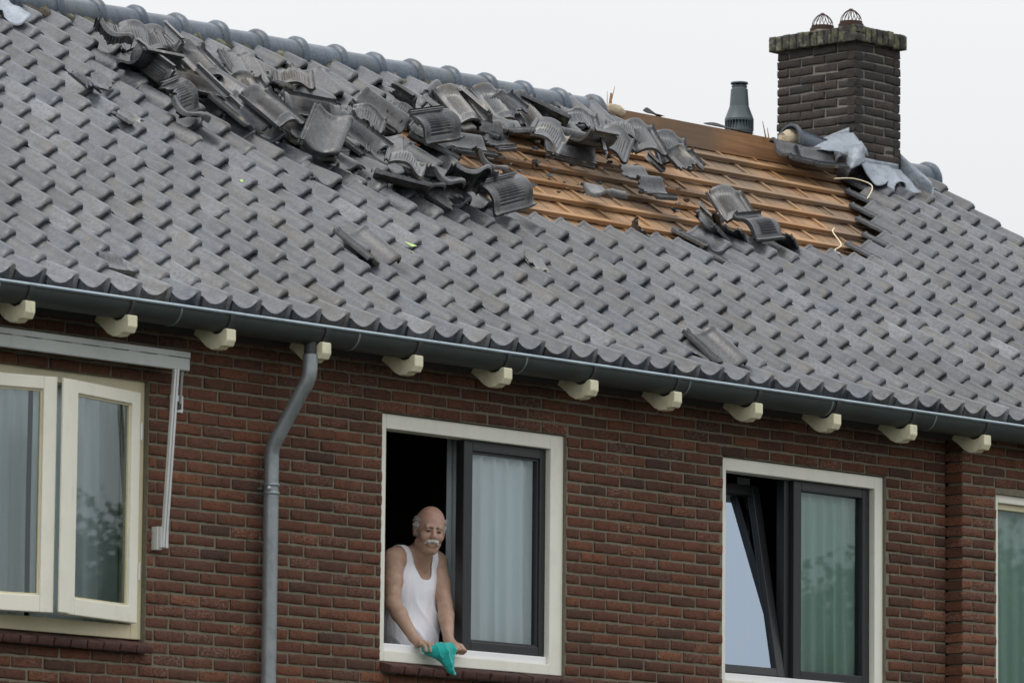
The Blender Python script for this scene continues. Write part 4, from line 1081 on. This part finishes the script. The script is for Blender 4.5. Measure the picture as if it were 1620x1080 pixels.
# ================================================================== PERSON (signed distance field -> one continuous skin)
class SDF:
    def __init__(s, lo, hi, h):
        s.lo = np.array(lo, float); s.h = h; s.n = np.ceil((np.array(hi)-s.lo)/h).astype(int)+1
        s.F = np.full(s.n, .25, np.float32)
    def _sub(s, lo, hi):
        a = np.maximum(0, np.floor((np.array(lo)-s.lo)/s.h).astype(int)); b = np.minimum(s.n, np.ceil((np.array(hi)-s.lo)/s.h).astype(int)+1)
        if np.any(b <= a): return None, None
        ax = [s.lo[i]+s.h*np.arange(a[i], b[i]) for i in range(3)]
        P = np.stack(np.meshgrid(*ax, indexing='ij'), -1)
        return tuple(slice(a[i], b[i]) for i in range(3)), P
    def _put(s, sl, d, k, sub=False):
        A = s.F[sl]
        if sub:
            B = -d; h = np.clip(.5-.5*(A-B)/k, 0, 1) if k else None
            s.F[sl] = np.maximum(A, B) if not k else A*(1-h)+B*h+k*h*(1-h)
        else:
            if k:
                h = np.clip(.5+.5*(A-d)/k, 0, 1); s.F[sl] = A*(1-h)+d*h-k*h*(1-h)
            else: s.F[sl] = np.minimum(A, d)
    def cap(s, a, b, ra, rb=None, k=.015):
        rb = ra if rb is None else rb; a = np.array(a, float); b = np.array(b, float); m = max(ra, rb)+k+.03
        sl, P = s._sub(np.minimum(a, b)-m, np.maximum(a, b)+m)
        if sl is None: return s
        ab = b-a; t = np.clip(((P-a)@ab)/max(1e-9, ab@ab), 0, 1)
        d = np.linalg.norm(P-a-t[..., None]*ab, axis=-1)-(ra+(rb-ra)*t); s._put(sl, d, k); return s
    def ell(s, c, r, M3=None, k=.02, sub=False):
        c = np.array(c, float); r = np.array(r, float); m = r.max()+k+.03
        sl, P = s._sub(c-m, c+m)
        if sl is None: return s
        q = P-c
        if M3 is not None: q = q@M3
        k0 = np.linalg.norm(q/r, axis=-1); k1 = np.linalg.norm(q/(r*r), axis=-1)
        d = k0*(k0-1)/np.maximum(k1, 1e-6); s._put(sl, d, k, sub); return s
    def mesh(s):
        F = s.F; n = F.shape; ins = F < 0
        c = [ins[i:n[0]-1+i, j:n[1]-1+j, k:n[2]-1+k] for i in (0, 1) for j in (0, 1) for k in (0, 1)]
        sm = sum(x.astype(np.int8) for x in c); act = (sm > 0) & (sm < 8)
        ids = np.full(act.shape, -1, np.int64); idx = np.argwhere(act); ids[act] = np.arange(len(idx))
        acc = np.zeros((len(idx), 3)); cnt = np.zeros(len(idx))
        corners = [(i, j, k) for i in (0, 1) for j in (0, 1) for k in (0, 1)]
        for a in range(8):
            for b in range(a+1, 8):
                ca, cb_ = np.array(corners[a]), np.array(corners[b])
                if np.abs(ca-cb_).sum() != 1: continue
                va = F[tuple((idx+ca).T)]; vb_ = F[tuple((idx+cb_).T)]; m = (va < 0) != (vb_ < 0)
                t = np.where(m, va/np.where(va-vb_ == 0, 1, va-vb_), 0)
                acc[m] += (ca+(cb_-ca)*t[:, None])[m]; cnt[m] += 1
        V = s.lo+s.h*(idx+acc/cnt[:, None]); Q = []
        for ax in range(3):
            o1, o2 = [(1, 2), (2, 0), (0, 1)][ax]
            sa = [slice(0, n[i]-1) if i == ax else slice(1, n[i]-1) for i in range(3)]; sb = list(sa); sb[ax] = slice(1, n[ax])
            A = ins[tuple(sa)]; B = ins[tuple(sb)]; cr = np.argwhere(A != B)
            if len(cr) == 0: continue
            fl = A[tuple(cr.T)]; base = cr.copy(); base[:, o1] += 1; base[:, o2] += 1
            def at(d1, d2):
                q = base.copy(); q[:, o1] -= d1; q[:, o2] -= d2; return ids[tuple(q.T)]
            q = np.stack([at(1, 1), at(0, 1), at(0, 0), at(1, 0)], 1); q[~fl] = q[~fl][:, ::-1]; Q.append(q)
        return V, np.concatenate(Q)
def sdf_obj(name, V, Q, mat, parent, origin):
    me = bpy.data.meshes.new(name); me.from_pydata((V-np.array(origin)).tolist(), [], Q.tolist()); me.update()
    me.polygons.foreach_set('use_smooth', [True]*len(me.polygons))
    o = obj(name, me, mat, parent)
    return o
PO = (.60, .42, 2.85)
SHR, ELR, WRR = (.370, .272, 4.353), (.292, .198, 4.107), (.318, .065, 3.918)
SHL, ELL, WRL = (.710, .272, 4.358), (.682, .178, 4.122), (.592, .065, 3.925)
HD = np.array((.518, .143, 4.517))
ya, pi_ = R(31), R(8)
fwd = np.array((-math.sin(ya)*math.cos(pi_), -math.cos(ya)*math.cos(pi_), -math.sin(pi_)))
lft = np.array((math.cos(ya), -math.sin(ya), 0)); upv = np.cross(lft, fwd)*-1
upv = np.cross(fwd, lft); upv = upv if upv[2] > 0 else -upv
rollh = R(-6); lft, upv = lft*math.cos(rollh)+upv*math.sin(rollh), upv*math.cos(rollh)-lft*math.sin(rollh)
HM = np.stack([lft, fwd, upv], 1)
def hp(a, b, c): return HD+HM@np.array((a, b, c))
def torso(S, g=0.0):
    S.ell((.543, .315, 4.225), (.178+g, .118+g, .20+g), k=.03)
    S.ell((.572, .347, 3.985), (.178+g, .145+g, .22+g), k=.05)
    S.ell((.60, .42, 3.76), (.178+g, .14+g, .16+g), k=.05)
    S.cap((.410, .282, 4.363), (.670, .282, 4.368), .056+g, .056+g, k=.03)
    S.cap((.540, .272, 4.388), (.425, .282, 4.378), .045+g, .045+g, k=.03); S.cap((.540, .272, 4.388), (.655, .282, 4.383), .045+g, .045+g, k=.03)
S = SDF((.18, -.09, 3.60), (.88, .60, 4.68), .005)
torso(S)
for sh, el, wr in ((SHR, ELR, WRR), (SHL, ELL, WRL)):
    S.cap(sh, sh, .061, k=.04); mid = tuple(.5*(np.array(sh)+np.array(el)))
    S.cap(sh, mid, .053, .052, k=.02); S.cap(mid, el, .052, .041, k=.02); S.cap(el, el, .041, k=.012)
    m2 = tuple(np.array(el)*.68+np.array(wr)*.32); S.cap(el, m2, .041, .044, k=.012); S.cap(m2, wr, .044, .028, k=.012)
# neck and head
S.cap(hp(0, -.03, -.07), (.540, .272, 4.348), .058, .066, k=.03)
S.cap(hp(0, .02, -.09), (.538, .225, 4.318), .03, .035, k=.03)
S.ell(hp(0, -.012, .036), (.079, .100, .094), HM, k=.02)
S.ell(hp(0, .030, -.028), (.064, .066, .088), HM, k=.025)
S.ell(hp(0, .060, -.100), (.034, .032, .028), HM, k=.025)
S.cap(hp(-.052, .0, -.07), hp(-.02, .055, -.108), .022, .02, k=.02); S.cap(hp(.052, .0, -.07), hp(.02, .055, -.108), .022, .02, k=.02)
S.cap(hp(-.036, .079, .02), hp(.036, .079, .02), .013, k=.012)
for sx in (-1, 1):
    S.ell(hp(sx*.031, .1, -.004), (.019, .019, .014), HM, k=.01, sub=True)
    S.ell(hp(sx*.031, .080, -.001), (.012, .011, .011), HM, k=.004)
    S.ell(hp(sx*.042, .066, -.034), (.022, .02, .02), HM, k=.02)
    S.ell(hp(sx*.081, -.012, -.008), (.010, .021, .034), HM, k=.008)
    S.ell(hp(sx*.012, .104, -.036), (.010, .010, .009), HM, k=.008)
S.cap(hp(0, .090, .012), hp(0, .114, -.03), .0095, .014, k=.012)
S.ell(hp(0, .083, -.066), (.028, .018, .014), HM, k=.015)
S.cap(hp(-.018, .096, -.071), hp(.018, .096, -.071), .006, k=.006); S.cap(hp(-.016, .092, -.082), hp(.016, .092, -.082), .007, k=.008)
# hands: his right one grips the cloth, his left one rests as a loose fist
def hand(S, wr, palm, knuckles, mids, tips, thumb, r0=.0105):
    S.cap(wr, palm, .026, .030, k=.012)
    for i, (a, b, c) in enumerate(zip(knuckles, mids, tips)):
        S.cap(palm, a, .020, .0125, k=.008)
        rr = r0*(1, 1.05, 1, .88)[i]
        S.cap(a, b, rr*1.08, rr, k=.003); S.cap(b, c, rr, rr*.88, k=.003)
    for a, b, ra, rb in thumb: S.cap(a, b, ra, rb, k=.006)
KR = [(.300, -.005, 3.880), (.322, -.012, 3.886), (.344, -.012, 3.884), (.364, -.004, 3.878)]
hand(S, WRR, (.326, .035, 3.890), KR[::-1],
     [(.372, -.032, 3.868), (.352, -.044, 3.872), (.328, -.044, 3.872), (.303, -.036, 3.866)],
     [(.375, -.040, 3.840), (.356, -.052, 3.838), (.332, -.052, 3.838), (.307, -.044, 3.838)],
     [((.340, .03, 3.880), (.378, .012, 3.868), .014, .0115), ((.378, .012, 3.868), (.396, -.016, 3.856), .0115, .009)])
hand(S, WRL, (.592, .03, 3.888), [(.566, -.012, 3.884), (.589, -.018, 3.888), (.611, -.014, 3.885), (.630, -.002, 3.878)],
     [(.568, -.036, 3.862), (.591, -.042, 3.864), (.613, -.038, 3.862), (.632, -.026, 3.858)],
     [(.570, -.018, 3.844), (.592, -.022, 3.844), (.613, -.018, 3.844), (.630, -.008, 3.844)],
     [((.574, .03, 3.884), (.548, .0, 3.872), .0145, .012), ((.548, .0, 3.872), (.553, -.032, 3.858), .012, .0095)])
V, Q = S.mesh()
msk, nt, b, o_ = mat_new('skin'); g = NG(nt); P = g.pos()
sep = nt.nodes.new('ShaderNodeSeparateXYZ'); nt.links.new(P, sep.inputs[0])
hz = g.math('SUBTRACT', sep.outputs[2], 4.40)
c = g.mix(g.ramp(g.noise(P, 22, 4), [(.3, 0), (.7, 1)]), (.38, .24, .17), (.50, .335, .245))
c = g.mix(g.ramp(hz, [(.0, 0), (.08, .55), (.2, .85)]), c, g.mix(g.ramp(g.noise(P, 32, 4), [(.3, 0), (.7, 1)]), (.54, .33, .26), (.36, .20, .15)))
nt.links.new(c, b.inputs['Base Color']); b.inputs['Roughness'].default_value = .48; b.inputs['Subsurface Weight'].default_value = .12
b.inputs['Subsurface Radius'].default_value = (.01, .004, .002); b.inputs['Specular IOR Level'].default_value = .4
g.bump(g.math('ADD', g.noise(P, 140, 4), g.noise(P, 38, 4)), .6, .004, b)
man = sdf_obj('person', V, Q, msk, None, PO); man.location = PO
tag(man, 'balding man with white moustache in white vest leaning at the open window', 'person')
# vest
S = SDF((.30, .10, 3.68), (.84, .62, 4.52), .004); torso(S, .007); V, Q = S.mesh()
C_ = V[Q].mean(1); u = C_[:, 0]-.540; z = C_[:, 2]+.012; yv = C_[:, 1]
front = yv < .282
zn = np.where(front, 4.262+np.abs(u/.088)**3.2*.17, 4.36+np.abs(u/.088)**3.2*.1)
cut = (z > zn) & (np.abs(u) < .100)
for sx in (-1, 1): cut |= ((u-sx*.205)/.085)**2+((z-4.36)/.145)**2 < 1
cut |= (np.abs(u) > .165) & (z > 4.2)
Q = Q[~cut]; used = np.unique(Q); rm = np.full(len(V), -1); rm[used] = np.arange(len(used)); V = V[used]; Q = rm[Q]
# pulls and soft folds in the cloth
fo = np.clip((4.30-V[:, 2])*4, 0, 1)
V[:, 1] += fo*(.007*(1-np.abs(np.sin(24*V[:, 0]+9*V[:, 2]+1.5*np.sin(11*V[:, 2]))))**2*-1.6+.004*np.sin(47*V[:, 0]-16*V[:, 2]))+.003*np.sin(38*V[:, 0]-25*V[:, 2])
mv, nt, b, o_ = mat_new('white_cotton'); g = NG(nt)
nt.links.new(g.mix(g.noise(g.pos(), 30, 3), (.82, .82, .88), (.90, .90, .95)), b.inputs['Base Color']); b.inputs['Roughness'].default_value = .9
g.bump(g.noise(g.scale(g.pos(), (1, 1, .25)), 45, 3), .7, .008, b)
vest = sdf_obj('vest', V, Q, mv, man, PO); so = vest.modifiers.new('s', 'SOLIDIFY'); so.thickness = .004; so.offset = .5
# trousers and slippers, hidden below the sill
S = SDF((.36, .22, 2.84), (.86, .62, 3.74), .012)
S.ell((.60, .42, 3.70), (.19, .15, .15), k=.04)
for sx in (-1, 1): S.cap((.60+sx*.09, .42, 3.66), (.60+sx*.10, .41, 3.30), .088, .062, k=.03); S.cap((.60+sx*.10, .41, 3.30), (.60+sx*.105, .44, 2.93), .062, .05, k=.02)
V, Q = S.mesh(); sdf_obj('trousers', V, Q, simple('dark_trousers', (.03, .032, .04), .85), man, PO)
S = SDF((.40, .24, 2.845), (.82, .56, 2.96), .008)
for sx in (-1, 1): S.cap((.60+sx*.105, .46, 2.885), (.60+sx*.115, .32, 2.878), .036, .032, k=.02)
V, Q = S.mesh(); sdf_obj('slippers', V, Q, simple('brown_slipper', (.08, .05, .035), .8), man, PO)
# moustache, brows, eyes, hair
mh = simple('white_hair', (.62, .61, .57), .6, 0, 120, .2); hm = simple('grey_hair', (.40, .39, .36), .6, 0, 120, .3)
S = SDF(hp(0, .1, -.055)-.06, hp(0, .1, -.055)+.06, .003)
for sx in (-1, 1):
    S.cap(hp(sx*.004, .106, -.053), hp(sx*.022, .099, -.060), .0105, .010, k=.004); S.cap(hp(sx*.022, .099, -.060), hp(sx*.038, .083, -.073), .010, .0055, k=.004)
V, Q = S.mesh(); V += rng.normal(0, .0006, V.shape); sdf_obj('moustache', V, Q, mh, man, PO)
S = SDF(hp(0, .09, .02)-.06, hp(0, .09, .02)+.06, .003)
for sx in (-1, 1): S.cap(hp(sx*.010, .095, .016), hp(sx*.046, .078, .024), .0066, .005, k=.003)
V, Q = S.mesh(); sdf_obj('eyebrows', V, Q, simple('brow_hair', (.16, .12, .09), .8), man, PO)
for sx in (-1, 1):
    S = SDF(hp(sx*.031, .086, -.001)-.02, hp(sx*.031, .086, -.001)+.02, .002); S.ell(hp(sx*.031, .0895, -.002), (.0115, .0065, .0055), HM, k=0)
    V, Q = S.mesh(); sdf_obj('eye', V, Q, simple('eye_dark', (.03, .025, .02), .25), man, PO)
rh = random.Random(4); mb = MB()
for i in range(520):
    th = rh.uniform(R(68), R(292)) if False else rh.choice((1, -1))*rh.uniform(R(62), R(180))
    c0 = rh.uniform(-.055, .045) if abs(th) > R(75) else rh.uniform(-.02, .04)
    rr = math.sqrt(max(.05, 1-((c0)/.095)**2))
    e = hp(.0795*rr*math.sin(th), -.012+.1005*rr*math.cos(th), .036+c0-.012)
    nrm = e-hp(0, -.012, .03); nrm /= np.linalg.norm(nrm)
    L = rh.uniform(.012, .02) if rh.random() < .95 else rh.uniform(.025, .04)
    dr = nrm*rh.uniform(.1, .4)+(-fwd)*.7+upv*rh.uniform(-.6, .0)+np.array([rh.gauss(0, .25) for _ in range(3)])
    dr /= np.linalg.norm(dr); md = e+dr*L*.55+nrm*.004; tp = md+(dr*.6-np.array((0, 0, .55)))*L*.5
    mb.tube([e-nrm*.004-np.array(PO), md-np.array(PO), tp-np.array(PO)], [.0034, .003, .001], 4)
for a_, b_, c_, L in ((.074, -.03, .07, .055), (.078, -.02, .05, .05)):
    e = hp(a_, b_, c_)-np.array(PO); mb.tube([e, e+np.array((-.01, 0, L*.6)), e+np.array((-.05, 0, L))], [.0010, .0007, .0003], 4)
mb.build('hair', hm, man, smooth=80)

# ================================================================== TEAL CLOTH held over the sill
S = SDF((.28, -.17, 3.66), (.60, .10, 3.94), .004)
S.cap((.335, -.018, 3.852), (.40, -.055, 3.835), .030, .036, k=.01)
S.cap((.40, -.05, 3.842), (.47, -.045, 3.852), .042, .040, k=.02)
S.cap((.40, -.060, 3.835), (.445, -.088, 3.745), .046, .018, k=.02)
S.cap((.47, -.050, 3.848), (.462, -.085, 3.765), .036, .016, k=.015)
S.cap((.455, -.088, 3.745), (.468, -.094, 3.722), .016, .010, k=.01)
V, Q = S.mesh(); cV = V.copy()
cr = (1-np.abs(np.sin(48*cV[:, 0]+22*cV[:, 2]+2*np.sin(30*cV[:, 1]))))**2; cr2 = (1-np.abs(np.sin(31*cV[:, 2]-40*cV[:, 0]+1)))**2
V[:, 1] -= .011*cr+.006*cr2; V[:, 2] += .004*np.sin(70*cV[:, 0]+20*cV[:, 1])+.005*cr2
tl, nt, b, o_ = mat_new('teal_microfibre'); g = NG(nt)
nt.links.new(g.mix(g.noise(g.pos(), 25, 3), (.0, .33, .30), (.005, .44, .39)), b.inputs['Base Color']); b.inputs['Roughness'].default_value = .8
b.inputs['Sheen Weight'].default_value = .3; g.bump(g.noise(g.pos(), 60, 4), .8, .006, b)
CO = (.42, -.05, 3.83)
cl = sdf_obj('cleaning_cloth', V, Q, tl, None, CO); cl.location = CO
tag(cl, 'teal cleaning cloth bunched in the man\'s hand over the sill', 'cloth')

# ================================================================== TREES across the street, seen only as reflections in the panes
def tree(loc, h, w, seed, lab):
    rd = random.Random(seed); t = empty('tree', loc); tag(t, lab, 'tree', 'trees across the street')
    mb = MB(); mb.tube([(0, 0, -.1), (.1, 0, h*.25), (0, .1, h*.55), (.1, 0, h*.85)], [.22, .17, .10, .03], 9)
    for k in range(7):
        a = rd.uniform(0, 6.3); z = h*rd.uniform(.3, .6); mb.tube([(0, 0, z), (w*.3*math.cos(a), w*.3*math.sin(a), z+h*.12), (w*.45*math.cos(a), w*.45*math.sin(a), z+h*.22)], [.05, .03, .01], 6)
    mb.build('trunk', barkm, t, smooth=50)
    rg = np.random.default_rng(seed); nc, nl = 150, 320
    cc_ = np.stack([rg.normal(0, w*.22, nc), rg.normal(0, w*.22, nc), h*rg.uniform(.12, .95, nc)], 1); cr_ = rg.uniform(.5, 1, nc)*w*.2
    d = rg.normal(size=(nc, nl, 3)); d /= np.linalg.norm(d, axis=-1, keepdims=True)
    p = (cc_[:, None]+d*(cr_[:, None]*rg.uniform(.45, 1, (nc, nl)))[..., None]).reshape(-1, 3)
    a = rg.normal(size=p.shape); a /= np.linalg.norm(a, axis=1, keepdims=True); b = np.cross(a, rg.normal(size=p.shape)); b /= np.linalg.norm(b, axis=1, keepdims=True)
    sz = rg.uniform(.05, .09, (len(p), 1)); q = np.stack([p-a*sz, p-b*sz*.7, p+a*sz, p+b*sz*.7], 1).reshape(-1, 3)
    me = bpy.data.meshes.new('crown'); me.from_pydata(q.tolist(), [], np.arange(len(q)).reshape(-1, 4).tolist()); me.update()
    obj('crown', me, leafg, t)
barkm = simple('tree_bark', (.09, .07, .05), .9, 0, 8, .3); leafg = simple('tree_leaves', (.055, .085, .035), .7, 0, 1.2, .35)
for i, (X, Y, h, wd, lb) in enumerate(((32, -24, 7.6, 7, 'rounded green tree opposite the tilted window'), (37, -23, 8.2, 7, 'taller green tree second along the street'), (42, -21, 8.6, 8, 'broad green tree third along the street'), (47.5, -19, 9.2, 8, 'tall green tree fourth along the street'), (53, -17, 9.4, 9, 'broad tree near the far end of the street'), (59, -14, 10, 9, 'large tree at the far end of the street'))):
    tree((X, Y, 0), h, wd, 60+i, lb)
